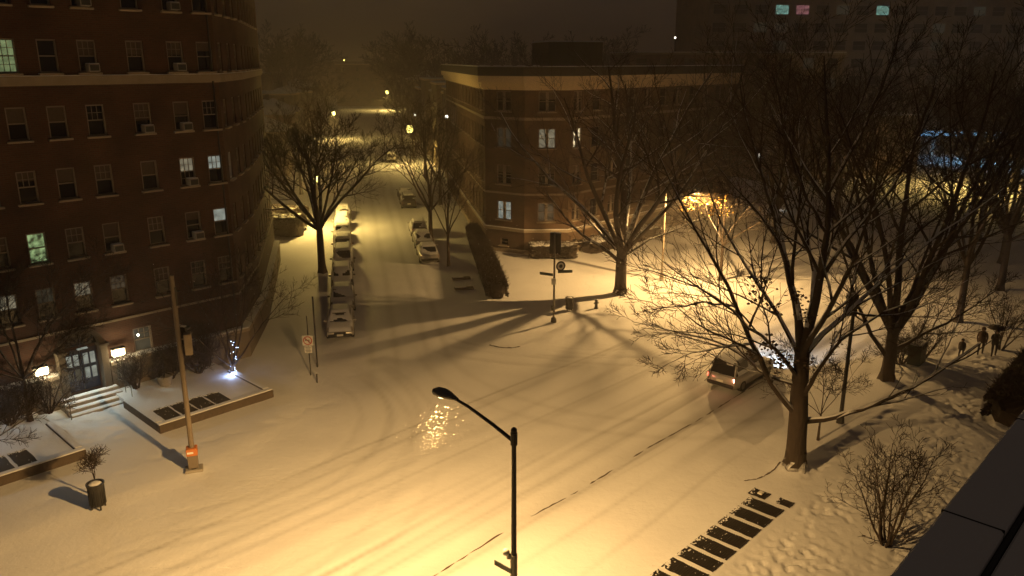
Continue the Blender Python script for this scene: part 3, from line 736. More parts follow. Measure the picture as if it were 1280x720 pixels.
# ---------------------------------------------------------------- trees
def vperp(t,rr):
    a=Vector((rr.gauss(0,1),rr.gauss(0,1),rr.gauss(0,1))); a-=t*a.dot(t); return a.normalized()
def branch(T,Cw,p,d,L,r,lev,rr,maxlev,up=.12,dens=1.0,spread=1.0,minr=.009):
    n={0:9,1:8,2:6,3:5,4:4}.get(lev,3)
    pts=[p.copy()]; rad=[r]; dd=d.normalized(); tang=[dd]
    for i in range(n):
        dd=(dd+vperp(dd,rr)*rr.uniform(.03,.16)+Vector((0,0,up*(.5 if lev<2 else 1)/n*2))).normalized()
        p=p+dd*(L/n); pts.append(p.copy()); tang.append(dd); rad.append(max(minr,r*(1-.80*(i+1)/n)))
    (T if r>.045 else Cw).tube(pts,rad,8 if r>.15 else (5 if r>.045 else 3),cap=False)
    if lev>=maxlev: return
    spawn(T,Cw,pts,rad,L,lev,rr,maxlev,up,dens,spread,minr)
def spawn(T,Cw,pts,rad,L,lev,rr,maxlev,up,dens,spread,minr,t0=None):
    k=int({0:7,1:8,2:7,3:5,4:3}.get(lev,3)*dens+rr.random())
    if t0 is None: t0=.30 if lev==0 else .18
    n=len(pts)-1; az=rr.uniform(0,6.28)
    for j in range(k):
        t=t0+(1-t0)*(j+rr.random())/k; x=t*n; i=min(int(x),n-1); f=x-i
        q=pts[i].lerp(pts[i+1],f); tg=(pts[i+1]-pts[i]).normalized(); rq=rad[i]*(1-f)+rad[i+1]*f
        az+=2.4+rr.uniform(-.5,.5)
        s=vperp(tg,random.Random(1)); s2=tg.cross(s); pd=s*math.cos(az)+s2*math.sin(az)
        if pd.z<-.3: pd.z*=.4; pd.normalize()
        an=rr.uniform(.55,.95)*spread
        nd=tg*math.cos(an)+pd*math.sin(an)
        Lc=L*(1.05-t*.62)*rr.uniform(.42,.66)
        branch(T,Cw,q,nd,max(Lc,.25),max(minr,min(rq*.62,rq)),lev+1,rr,maxlev,up,dens,spread,minr)
def tree_obj(name,base,label,cat,group,T,Cw,bark='barkn',twig='twig'):
    o=empty(name,base,0,label=label,cat=cat,group=group)
    t=T.build('trunk',M[bark],o,smooth=True)
    if Cw.v: Cw.build('crown',M[twig],o)
    return o
def limb(T,Cw,pts,r0,r1,rr,maxlev,base,dens=1.0,up=.12,spread=1.0,Lf=.55,t0=.25,n=10,lev=1,minr=.009):
    """hand-placed limb: smooth the control points, then let it branch"""
    P=[Vector(p)-base for p in pts]; Q=[]; m=len(P)-1
    for i in range(m):
        a=P[max(i-1,0)];b=P[i];c=P[i+1];d=P[min(i+2,m)]; k=max(2,n//m)
        for j in range(k):
            t=j/k; Q.append(.5*((2*b)+(c-a)*t+(2*a-5*b+4*c-d)*t*t+(-a+3*b-3*c+d)*t**3))
    Q.append(P[-1]); L=sum((Q[i+1]-Q[i]).length for i in range(len(Q)-1))
    for i in range(1,len(Q)-1): Q[i]=Q[i]+Vector((rr.uniform(-.05,.05),rr.uniform(-.05,.05),rr.uniform(-.05,.05)))
    rad=[r0+(r1-r0)*(i/(len(Q)-1))**.85 for i in range(len(Q))]
    T.tube(Q,rad,10 if r0>.2 else 7,cap=False)
    spawn(T,Cw,Q,rad,L*Lf*1.6,lev,rr,maxlev,up,dens,spread,minr,t0)
    return Q,rad
def flare(T,r,rr,h=.9):
    rings=[]
    for z,k in((-.15,1.38),(.05,1.28),(.22,1.14),(.5,1.05),(h,1.0)):
        rings.append([(r*k*math.cos(a)*(1+(.16*math.sin(a*5+1) if z<.4 else .04*math.sin(a*5))),r*k*math.sin(a)*(1+(.16*math.sin(a*5+1) if z<.4 else .03)),z) for a in [2*math.pi*i/16 for i in range(16)]])
    T.loft(rings,cap=False)
def leaf_cluster(m,c,r,n,rr,size=.09):
    for i in range(n):
        p=Vector(c)+Vector((rr.gauss(0,1),rr.gauss(0,1),rr.gauss(0,1)*.8))*r*.5
        a=vperp(Vector((0,0,1)),rr); b=vperp(a,rr); s=size*rr.uniform(.6,1.3)
        m.quad(p-a*s-b*s*.2,p-b*s*.8,p+a*s,p+b*s*.8)
# --- big near tree
def big_tree():
    rr=random.Random(21); B=Vector((12.54,32.1,.1)); T=MB(); Cw=MB(); Y=32.1
    flare(T,.44,rr)
    A=lambda u,v,y=Y: at(u,v,y)
    tr,_=[],0
    Q=[A(993,575),A(996,548),A(998,520),A(999,492),A(1001,465),A(1003,438)]
    Q=[q-B for q in Q]; Q[0]=Vector((0,0,.3)); T.tube(Q,[.46,.41,.40,.37,.34,.30],14,cap=False)
    S=A(1003,440)
    jobs=[
     ([A(1003,442),A(998,400,32.3),A(988,352,32.8),A(975,300,33.2),A(958,240,33.8),A(938,170,34.2),A(925,105,34.4)],.22,.03),
     ([A(1003,442),A(1014,400,32),A(1024,350,31.8),A(1033,290,31.6),A(1036,220,31.5),A(1032,150,31.2),A(1030,70,31)],.24,.03),
     ([A(1004,445),A(1030,418,32.6),A(1060,390,33.2),A(1100,352,34),A(1150,310,34.8),A(1205,272,35.4),A(1255,235,36)],.15,.025),
     ([A(1001,452),A(1015,420,31.2),A(1040,380,30.5),A(1065,330,29.8),A(1085,270,29.4),A(1098,200,29.2)],.17,.025),
     ([A(999,527),A(1028,523,32),A(1060,516,31.8),A(1098,503,31.6),A(1140,484,31.4),A(1185,456,31.2),A(1226,428,31)],.17,.05),
     ([A(997,520),A(975,495,31.9),A(956,462,31.7),A(941,430,31.5),A(922,385,31.3),A(898,335,31.1),A(870,285,31),A(842,235,31),A(822,190,31)],.16,.03),
     ([A(997,482),A(975,476,32.2),A(950,464,32.5),A(925,442,33),A(885,425,33.5),A(840,415,34),A(790,402,34.4)],.12,.02),
     ([A(1000,475),A(985,455,31.8),A(965,432,31.4),A(935,408,31),A(895,372,30.6),A(850,350,30.3),A(800,335,30)],.12,.02),
     ([A(1000,500),A(1012,480,31.6),A(1030,450,31.2),A(1052,425,30.8),A(1085,402,30.4),A(1130,380,30),A(1180,362,29.6)],.13,.02),
     ([A(1002,455),A(985,415,33),A(955,365,34),A(918,310,35),A(888,245,35.6),A(870,180,36)],.13,.02),
     ([A(1008,410,31.9),A(1018,340,33),A(1000,270,34),A(980,200,35),A(985,120,35.6),A(990,60,36)],.12,.02),
     ([A(1024,350,31.8),A(1060,300,31.6),A(1110,240,31.4),A(1150,170,31.2),A(1185,100,31)],.11,.02),
     ([A(1033,290,31.6),A(1000,230,31),A(980,160,30.6),A(965,90,30.2)],.09,.02),
     ([A(1060,390,33.2),A(1110,395,33.4),A(1160,380,33.8),A(1210,350,34.2)],.07,.015),
     ([A(941,430,31.5),A(905,432,31.6),A(865,442,31.8),A(825,458,32)],.07,.012),
     ([A(922,385,31.3),A(880,378,31.2),A(835,385,31),A(795,372,30.8)],.06,.012),
     ([A(1036,240,31.5),A(1075,170,31.4),A(1110,90,31.2),A(1130,20,31)],.09,.02),
    ]
    for i,(pts,r0,r1) in enumerate(jobs): limb(T,Cw,pts,r0*.98,r1*(1.1 if i==4 else .8),rr,4,B,dens=.45 if i==4 else .98,Lf=.60,n=14,up=.06,minr=.009,spread=.78)
    o=tree_obj('street_tree',B,'big bare tree with a thick dark trunk and snow-lined limbs beside the row of grates','tree','bare street trees',T,Cw,'bark','twig')
    lf=MB()
    for u,v,n in((955,352,26),(948,372,18),(965,385,16),(1000,372,22),(1008,395,16),(985,448,30),(972,455,24),(1010,455,14),(958,430,18),(940,445,14),(1048,425,12),(930,350,8)):
        leaf_cluster(lf,A(u,v,31.6)-B,.42,n*2,rr,.085)
    lf.build('dead_leaves',M['leafd'],o,kind='stuff')
big_tree()
def auto_tree(name,base,H,r,label,cat='tree',group=None,seed=1,forkh=.3,limbs=6,lean=(0,0),spread=.62,dens=.9,maxlev=4,bark='barkn',minr=.010,explicit=None,up=.10,Lf=.45):
    rr=random.Random(seed); T=MB(); Cw=MB(); B=Vector(base); flare(T,r,rr,.7)
    fh=H*forkh; top=Vector((lean[0],lean[1],fh))
    T.tube([Vector((0,0,.25)),top*.33,top*.66,top],[r*1.04,r*.96,r*.9,r*.82],12,cap=False)
    if explicit:
        for pts,r0,r1 in explicit: limb(T,Cw,pts,r0,r1,rr,maxlev,B,dens=dens,Lf=Lf,up=up,minr=minr)
    az=rr.uniform(0,6.28)
    for i in range(limbs):
        az+=6.28/limbs+rr.uniform(-.35,.35); sp=spread*(rr.uniform(.5,1.15) if i else .15)
        d=Vector((math.cos(az)*math.sin(sp),math.sin(az)*math.sin(sp),math.cos(sp)))
        st=top*(1-.12*rr.random()*(i>0))
        branch(T,Cw,st,d,(H-fh)*rr.uniform(.8,1.0)/max(.75,math.cos(sp)),r*rr.uniform(.42,.58) if i else r*.66,0,rr,maxlev-1,up=up,dens=dens,minr=minr)
    return tree_obj(name,B,label,cat,group,T,Cw,bark)
GT='bare street trees'
def A2(u,v,y): return at(u,v,y)
# second near-side tree, behind the big one
auto_tree('street_tree',(21.22,42.36,.1),17,.36,'bare tree with a dark trunk standing behind the big near tree',group=GT,seed=3,forkh=.17,limbs=8,spread=.66,dens=1.15,explicit=[
  ([A2(1112,440,42.4),A2(1150,420,42),A2(1200,395,41.5),A2(1250,360,41)],.14,.02),([A2(1108,445,42.4),A2(1080,400,42.6),A2(1060,340,43),A2(1045,280,43.4)],.15,.02),([A2(1112,440,42.4),A2(1135,380,42.6),A2(1160,310,43),A2(1190,240,43.4)],.17,.02)])
auto_tree('street_tree',(31.03,53.06,.1),15,.24,'slim bare tree in the snow left of the three walkers',group=GT,seed=4,forkh=.27,limbs=7,spread=.7,dens=.85)
auto_tree('street_tree',(38.64,61.15,.1),16,.26,'slim bare tree farthest up the near pavement',group=GT,seed=5,forkh=.27,limbs=7,spread=.7,dens=.85)
# square tree that throws the long shadow
auto_tree('street_tree',(8.35,59.57,.1),17.5,.46,'bare tree on the far snowy corner with a long pale limb reaching left',group=GT,seed=6,forkh=.20,limbs=8,spread=.66,dens=1.0,bark='bark',explicit=[
  ([A2(772,325,59.6),A2(750,307,59),A2(725,292,58.4),A2(705,270,58),A2(690,250,57.6),A2(676,232,57.4)],.17,.03),
  ([A2(770,312,59.6),A2(748,288,60.5),A2(730,268,61.2),A2(716,240,62)],.15,.03),
  ([A2(782,318,59.6),A2(812,300,59),A2(850,285,58.4),A2(885,270,58)],.12,.02)])
# left tree in front of the side-street lamp
auto_tree('street_tree',(-16.2,66.36,.1),12.8,.33,'broad bare tree beside the left row of parked cars',group=GT,seed=7,forkh=.30,limbs=10,spread=.86,dens=1.3,up=.12)
auto_tree('street_tree',(-5.6,68.8,.1),9.5,.13,'thin bare tree beside the right parked cars, nearest the avenue',group=GT,seed=8,forkh=.3,limbs=6,spread=.5,dens=.8)
auto_tree('street_tree',(-8.1,78.5,.1),12,.22,'bare tree beside the right parked cars, second from the avenue',group=GT,seed=9,forkh=.26,limbs=7,spread=.6,dens=.9)
# trees lining the side street, further away
ft=[(-9.0,100,11,'bare tree over the dark car on the right of the side street'),(-13.4,124,12,'bare tree right of the side street under the bright yellow lamp'),(-18.3,150,12,'bare tree far down the right of the side street'),(-28.5,108,11,'bare tree behind the snowy hedge on the left of the side street'),(-36,150,13,'bare tree by the small yellow lamp on the left'),(-43.5,186,13,'bare tree far down the left of the side street'),(-25.0,185,13,'farthest bare tree on the right of the side street'),(-55,240,14,'pale far tree where the side street fades')]
for i,(x,y,h,l) in enumerate(ft): auto_tree('street_tree',(x,y,.05),h,.2,l,group=GT,seed=20+i,forkh=.28,limbs=6,spread=.6,dens=.75,minr=.022,maxlev=4)
tt=[(-62,150,21,'tall hazy bare tree above the houses left of the side street'),(-78,190,22,'tall hazy bare tree nearer the frame-side building edge'),(-60,215,23,'tall hazy bare tree behind the second far house'),(-30,225,22,'tall hazy bare tree beyond the row houses'),(-14,175,20,'tall hazy bare tree rising over the row house roofs'),(2,160,21,'tall hazy bare tree behind the corner building roof'),(-70,270,25,'farthest tall hazy tree at the left end of the side street'),(-34,285,25,'farthest tall hazy tree at the right end of the side street'),(20,200,23,'tall hazy tree behind the office block')]
for i,(x,y,h,l) in enumerate(tt): auto_tree('tall_tree',(x,y,.0),h,.35,l,group='tall hazy trees on the skyline',seed=120+i,forkh=.25,limbs=8,spread=.6,dens=1.0,minr=.04,maxlev=4)
# trees in the dark square to the right
sq=[(26,78,15,'dark bare tree in the square behind the bright snow'),(36,88,16,'dark bare tree left of the yellow-lit yard'),(50,84,15,'dark bare tree in front of the yellow-lit yard'),(44,70,14,'dark bare tree at the right edge of the square'),(58,100,17,'tall bare tree before the blue-lit awning'),(24,98,15,'bare tree near the long low block'),(70,112,16,'bare tree at the far right before the shops'),(17.5,92,14,'bare tree close to the corner building avenue side')]
for i,(x,y,h,l) in enumerate(sq): auto_tree('park_tree',(x,y,.05),h,.3,l,group='bare trees in the dark square',seed=40+i,forkh=.22,limbs=9,spread=.7,dens=1.15,minr=.018,maxlev=4)
# leafy tree caught by the lamp
def leafy():
    o=auto_tree('leafy_street_tree',(17.2,64.0,.05),8.6,.14,'small tree still holding golden leaves lit by the street lamp',seed=61,forkh=.35,limbs=7,spread=.7,dens=.8)
    rr=random.Random(3); lf=MB(); B=Vector((17.2,64,.05))
    for i in range(48):
        c=Vector((rr.uniform(-3.4,-.2),rr.uniform(-1.8,1.0),rr.uniform(5.6,7.3))); leaf_cluster(lf,c,.45,8,rr,.075)
    lf.build('golden_leaves',M['leafy'],o,kind='stuff')
leafy()
# small things that grow
auto_tree('string_lit_tree',tuple(SN(20.0,40.9,.1)),6.6,.11,'small bare tree wound with blue-white string lights at the terrace corner',seed=71,forkh=.10,limbs=7,spread=.85,dens=.8,minr=.008)
auto_tree('portal_tree',tuple(SN(10.0,42.2,.4)),8.0,.12,'bare tree whose twigs cross in front of the lit entrance',seed=72,forkh=.3,limbs=8,spread=1.0,dens=1.2,minr=.008)
auto_tree('young_tree',tuple(SN(5.0,36.0,.1)),6.0,.12,'bare tree at the frame edge reaching over the entrance path',seed=75,forkh=.3,limbs=6,spread=1.1,dens=1.1,minr=.008)
auto_tree('young_tree',(-17.2,29.7,.1),1.9,.035,'small snowy young tree just behind the dark litter bin',seed=73,forkh=.45,limbs=4,spread=.3,dens=.6,minr=.008)
auto_tree('sapling',(14.6,34.9,.1),4.5,.05,'thin sapling with a few leaves between the big tree and the signal post',seed=74,forkh=.3,limbs=5,spread=.6,dens=.8,minr=.008)
def multi(base,H,n,label,seed,name='multi_stem_shrub',sp=.55,minr=.008):
    rr=random.Random(seed); T=MB(); Cw=MB()
    for i in range(n):
        a=6.28*i/n+rr.uniform(-.3,.3); s=rr.uniform(.12,sp); d=Vector((math.cos(a)*math.sin(s),math.sin(a)*math.sin(s),math.cos(s)))
        branch(T,Cw,Vector((math.cos(a)*.12,math.sin(a)*.12,-.05)),d,H*rr.uniform(.75,1),.052,1,rr,4,up=.1,dens=.8,minr=minr)
    # keep one stem mesh even when stems are thin
    return tree_obj(name,base,label,'shrub',None,T,Cw,'barkn','twig')
multi((14.0,26.3,.05),4.4,9,'leafless multi-stem shrub at the foot of the near building',81,sp=.8)
multi((23.2,45.0,.05),1.8,10,'low bare shrub beside the dark utility cabinet',82,'low_shrub',.9)
multi((25.0,45.9,.05),2.4,8,'bare shrub between the utility cabinet and the walkers',83,'low_shrub',.8)
multi((30.6,47.4,.05),4.2,7,'tall thin bare shrub just behind the walkers',84,'low_shrub',.7)
multi(tuple(SN(17.2,42.6,.42)),1.9,9,'small shrub against the stone base near the steps',85,'low_shrub',.5)
for i,(s_,n_,h_,l_) in enumerate([(11.0,42.7,2.6,'snowy bare shrub under the far door lantern'),(9.2,42.5,2.2,'snowy bare shrub against the long terrace wall'),(15.3,42.6,1.9,'snowy bare shrub under the near door lantern'),(18.7,42.3,2.6,'bare shrub on the vent terrace below the basement window'),(19.6,43.0,3.2,'bare shrub filling the terrace corner by the brick wall')]): multi(tuple(SN(s_,n_,.42)),h_,9,l_,180+i,'low_shrub',.85)
multi((-19.4,52.6,.05),3.2,9,'bare shrub in the dark angle of the brick building',86,'low_shrub',.8)
multi((-17.9,47.4,.05),3.6,9,'bare shrub by the brick building corner behind the string-lit tree',87,'low_shrub',.8)
def hedge(p0,p1,w,h,label,seed,snowtop=True,name='hedge',sn_=1):
    rr=random.Random(seed); a=Vector((*p0,0)); b=Vector((*p1,0)); L=(b-a).length; ang=math.atan2((b-a).y,(b-a).x)
    o=empty(name,a,ang,label=label,cat='hedge')
    m=MB(); rings=[]; n=max(6,int(L/.35)); k=14
    for i in range(n+1):
        e=min(i,n-i); f=min(1,.55+.25*e); ring=[]
        for j in range(k):
            t=j/k*2*math.pi; c,s=math.cos(t),math.sin(t)
            ring.append((L*i/n+rr.uniform(-.06,.06),w*.43*f*math.copysign(abs(c)**.5,c)+rr.uniform(-.11,.11),max(-.1,h*.45*f+h*.45*f*math.copysign(abs(s)**.5,s)+rr.uniform(-.1,.1))))
        rings.append(ring)
    m.loft(rings); m.build('foliage',M['hedge'],o)
    lv=MB()
    for i in range(int(L*(w+2*h)*260)):
        t=rr.uniform(-.35,math.pi+.35); c,s=math.cos(t),math.sin(t); q=Vector((rr.uniform(-.05,L+.05),w/2*math.copysign(abs(c)**.5,c)*rr.uniform(.84,1.13),h/2+h/2*math.copysign(abs(s)**.5,s)*rr.uniform(.86,1.15)))
        a=vperp(Vector((0,0,1)),rr); b2=vperp(a,rr); z_=rr.uniform(.05,.15); lv.quad(q-a*z_,q-b2*z_*.6,q+a*z_,q+b2*z_*.6)
    lv.build('leaf_cover',M['hedge'],o,kind='stuff')
    tw=MB()
    for i in range(int(L*w*130)):
        x=rr.uniform(.1,L-.1); y=rr.uniform(-w/2,w/2); z=h*rr.uniform(.6,1) if abs(y)>w*.4 else h
        d=Vector((rr.gauss(0,.5),rr.gauss(0,.7)+y,1)).normalized(); q=Vector((x,y,z-.1)); tw.tube([q,q+d*rr.uniform(.2,.55)],[.02,.008],3,cap=False)
    tw.build('twig_fringe',M['twig'],o,kind='stuff')
    if snowtop:
        s=MB()
        for i in range(int(L*w*5*sn_)):
            x=rr.uniform(.3,L-.3);y=rr.uniform(-w*.4,w*.4); s.ball((x,y,h+rr.uniform(.0,.12)),rr.uniform(.15,.34),8,5,(1.3,1.1,.28),.15,rr)
        s.build('snow_patch',M['snow'],o,kind='stuff')
hedge((-1.1,58.6),(-3.9,81.5),1.5,1.3,'long clipped dark hedge beside the corner building path',91,False)
hedge((-21.7,81.2),(-30.5,83.0),2.6,2.1,'dark square-cut hedge with a snow top, nearer of the two at left',92)
hedge((-22.6,86.5),(-32,88.6),2.2,2.0,'lamp-lit snowy hedge behind the square-cut one at left',93)
hedge((24.6,36.5),(30.5,43.0),2.2,1.6,'rough dark evergreen hedge against the near building',94,False)
hedge((1.6,72.1),(5.9,72.1),2.0,1.25,'rounded snow-covered bush bed at the corner building base',95,sn_=3)
hedge((7.0,73.6),(14.5,81.5),2.0,1.1,'low snowy bush bed running along the corner building avenue side',96,sn_=3)
# ---------------------------------------------------------------- posts, lamps, signals
def cobra_lamp(base,armdir,H,arm,label,lensm='lens',group=None,name='street_lamp',rise=.5,pm='metald'):
    o=empty(name,base,0,label=label,cat='street lamp',group=group); a=Vector(armdir).normalized()
    p=MB(); p.tube([(0,0,-.1),(0,0,H)],[.088,.062],12); p.tube([(0,0,-.1),(0,0,.5)],[.2,.16],12); p.build('pole',M[pm],o,smooth=False)
    c=MB(); c.ball((0,0,H+.04),.085,10,6); c.tube([(0,0,H-.36),(0,0,H-.02)],.095,10); c.build('pole_cap',M['metald'],o)
    m=MB(); m.tube([a*.08+Vector((0,0,H-.25)),a*(arm*.35)+Vector((0,0,H-.25+rise*.42)),a*(arm*.75)+Vector((0,0,H-.25+rise*.85)),a*arm+Vector((0,0,H-.25+rise))],[.055,.05,.045,.04],8); m.build('arm',M['metald'],o)
    hz=H-.25+rise; c0=a*(arm+.32)+Vector((0,0,hz)); pr=Vector((-a.y,a.x,0)); h=MB(); rings=[]
    for t,w,zt,zb in((-.45,.055,.05,.05),(-.30,.09,.09,.07),(-.1,.15,.14,.09),(.15,.20,.155,.10),(.38,.18,.13,.09),(.5,.10,.07,.05),(.53,.03,.02,.02)):
        rings.append([tuple(c0+a*t+pr*(w*math.cos(q))+Vector((0,0,(zt if math.sin(q)>0 else zb)*math.sin(q)))) for q in [2*math.pi*i/14 for i in range(14)]])
    h.loft(rings); ho=h.build('lamp_head',M['lamphead'],o,smooth=True)
    l=MB(); l.ball(tuple(c0+a*.14+Vector((0,0,-.07))),.15,12,7,(1,1,.3)); l.build('lens',M[lensm],ho,smooth=True)
    return o,Vector(base)+c0+a*.18+Vector((0,0,-.24))
def batwing(L,shield=None):
    # street-lamp optics throw more light outwards than straight down
    L.use_nodes=True; nt=L.node_tree; em=nt.nodes['Emission']
    tc=nt.nodes.new('ShaderNodeTexCoord'); sp=nt.nodes.new('ShaderNodeSeparateXYZ'); nt.links.new(tc.outputs['Normal'],sp.inputs[0])
    ab=nt.nodes.new('ShaderNodeMath'); ab.operation='ABSOLUTE'; nt.links.new(sp.outputs['Z'],ab.inputs[0])
    mx=nt.nodes.new('ShaderNodeMath'); mx.operation='MAXIMUM'; nt.links.new(ab.outputs[0],mx.inputs[0]); mx.inputs[1].default_value=.29
    pw=nt.nodes.new('ShaderNodeMath'); pw.operation='POWER'; nt.links.new(mx.outputs[0],pw.inputs[0]); pw.inputs[1].default_value=-.7
    if shield is None: nt.links.new(pw.outputs[0],em.inputs['Strength']); return
    # house-side shield: less light thrown back over the pavement
    vm=nt.nodes.new('ShaderNodeVectorMath'); vm.operation='DOT_PRODUCT'; vm.inputs[1].default_value=tuple(shield); nt.links.new(tc.outputs['Normal'],vm.inputs[0])
    mr=nt.nodes.new('ShaderNodeMapRange'); mr.interpolation_type='SMOOTHSTEP'; mr.inputs[1].default_value=-.15; mr.inputs[2].default_value=.75; mr.inputs[3].default_value=1; mr.inputs[4].default_value=.42
    nt.links.new(vm.outputs['Value'],mr.inputs[0]); mu=nt.nodes.new('ShaderNodeMath'); mu.operation='MULTIPLY'; nt.links.new(pw.outputs[0],mu.inputs[0]); nt.links.new(mr.outputs[0],mu.inputs[1]); nt.links.new(mu.outputs[0],em.inputs['Strength'])
def spot(name,loc,col,P,size=150,blend=.35,r=.12,target=None,wing=False):
    L=bpy.data.lights.new(name,'SPOT'); L.energy=P; L.color=col; L.spot_size=R(size); L.spot_blend=blend; L.shadow_soft_size=r
    if wing: batwing(L,None if wing is True else wing)
    o=bpy.data.objects.new(name,L); COL.objects.link(o); o.location=loc
    if target is not None: o.rotation_euler=(Vector(target)-Vector(loc)).to_track_quat('-Z','Y').to_euler()
    return o
def point(name,loc,col,P,r=.15):
    L=bpy.data.lights.new(name,'POINT'); L.energy=P; L.color=col; L.shadow_soft_size=r
    o=bpy.data.objects.new(name,L); COL.objects.link(o); o.location=loc; return o
SOD=(1,.585,.20); YEL=(1,.66,.17)
GL='street lamps'
la,p1=cobra_lamp((.05,18.8,0),-NV*-1,8.35,2.25,'tall cobra-head street lamp in front of the camera with its arm over the avenue',group=GL)
spot('lamp_light',p1,SOD,P_NEAR,166,.35,wing=tuple(-NV*SHS))
m=MB(); m.box((0,0,0),(.62,.03,.16),0,bev=.01); sgn=m.build('street_name_sign',M['signg'],la); sgn.location=Vector((-.30,.12,4.28)); sgn.rotation_euler=(0,0,R(-42))
m=MB(); m.tube([(0,0,0),(0,0,.14)],.07,10); cam_=m.build('sensor_bracket',M['lamphead'],la); cam_.location=(-.13,.02,4.62)
m=MB(); m.ball((0,0,0),.1,12,8); g=m.build('sensor_globe',M['white'],cam_,smooth=True); g.location=(-.08,-.02,.2)
m=MB(); m.tube([(0,0,3.9),(0,0,4.75)],.1,10); m.build('strap_sleeve',M['metal'],la)
_,p2=cobra_lamp((12.3,63.8,.1),(.725,-.688,0),7.8,2.3,'cobra-head lamp lighting the snowy corner behind the bare tree',group=GL,rise=.3,pm='lime')
spot('lamp_light',p2,SOD,P_FAR,166,.35,wing=True)
cobra_lamp((47,79,.1),(.725,-.688,0),8.2,2.3,'street lamp farther up the avenue among dark trees',group=GL)
def globe_lamp(base,H,label,lensm='lensy',r=.28,P=0,col=YEL,group='globe lamps of the side street'):
    o=empty('globe_lamp',base,0,label=label,cat='street lamp',group=group)
    p=MB(); p.tube([(0,0,-.1),(0,0,.9),(0,0,1.0),(0,0,H)],[.16,.13,.07,.055],10); p.build('pole',M['metald'],o)
    g=MB(); g.ball((0,0,H+r*.95),r,14,10,(1,1,1.15)); g.build('globe',M[lensm],o,smooth=True)
    c=MB(); c.tube([(0,0,H+r*1.95),(0,0,H+r*2.25),(0,0,H+r*2.6)],[r*.55,r*.3,.02],10); c.tube([(0,0,H-.08),(0,0,H+.05)],[.07,r*.6],10); c.build('cap',M['metald'],o)
    if P:
        if base[1]>120: spot('globe_light',Vector(base)+Vector((0,0,H+.1)),col,P,168,.3,r*1.3)
        else: point('globe_light',Vector(base)+Vector((0,0,H+r*.95)),col,P,r*1.3+.03)
    return o
def gpos(u,v,Y,z):  # keep on the line of the lamps
    p=at(u,v,Y); return (p.x,Y,0.05)
globe_lamp(gpos(396,230,84.5,5.5),5.2,'glowing lamp hidden behind the broad tree on the left',P=12000)
globe_lamp(gpos(512,162,140,5.5),5.6,'brightest yellow globe lamp above the side street',r=.62,P=9000)
globe_lamp(gpos(417,143,186,5.5),5.6,'small yellow lamp left of the side street',r=.40,P=12000)
globe_lamp(gpos(484,116,300,5.5),5.9,'yellow lamp far up the right of the side street',r=.6,P=21000)
globe_lamp(gpos(437,91,420,8),9.6,'faint lamp far up the left of the side street',r=.5,P=14000)
globe_lamp(gpos(430,75,520,10),17.4,'uppermost tiny lamp above the end of the side street',r=.45)
globe_lamp(gpos(519,152,165,6),6.8,'small pale lamp just above the brightest yellow one','lensw',r=.2)
globe_lamp(gpos(558,142,104,10),10.4,'white lamp beside the far edge of the corner building','lensw',r=.2,group='small white lamps')
for i,(u,v,Y,l) in enumerate([(973,260,96,'small white lamp low in the dark square'),(948,195,120,'small white lamp beyond the corner building'),(1012,192,150,'left of three small lamps before the dark trees'),(1027,186,160,'middle of three small lamps before the dark trees'),(1053,174,165,'brightest and highest of the small lamps before the dark trees'),(968,69,150,'leftmost of four tiny lamps below the high-rise'),(975,70,150,'second of four tiny lamps below the high-rise'),(989,67,150,'third of four tiny lamps below the high-rise'),(997,65,150,'rightmost of four tiny lamps below the high-rise'),(844,47,140,'lone tiny lamp above the roofs')]):
    q=at(u,v,Y-4 if Y==150 and v<80 else Y)
    globe_lamp((q.x,q.y,.0),q.z-.15,l,'lensw',r=.26 if v>80 else .14,group='small white lamps')
# yellow-lit yard and blue-lit awning at the far right
spot('yard_light',(66,112,7.5),YEL,11000,160,.4,.3); globe_lamp((66,112.6,.05),7.3,'yard lamp over the yellow-lit snow at the far right',r=.2,group='small white lamps')
def awning():
    o=empty('fuel_canopy',(84,148,0),R(-6),label='flat canopy with a faint blue-lit edge beyond the dark trees',cat='canopy')
    r=MB(); r.box((0,0,5.6),(22,10,.3)); r.build('roof',M['snow'],o)
    f=MB(); f.box((0,-5.05,5.1),(22,.12,.75)); f.box((-11.05,0,5.1),(.12,10,.75)); f.build('fascia',M['bluesign'],o)
    for x in(-7,7):
        c=MB(); c.box((x,0,2.7),(.5,.5,5.4)); c.build('column',M['white'],o)
awning(); spot('canopy_light',(84,141,5.0),(.30,.66,1),6000,150,.4,.3)
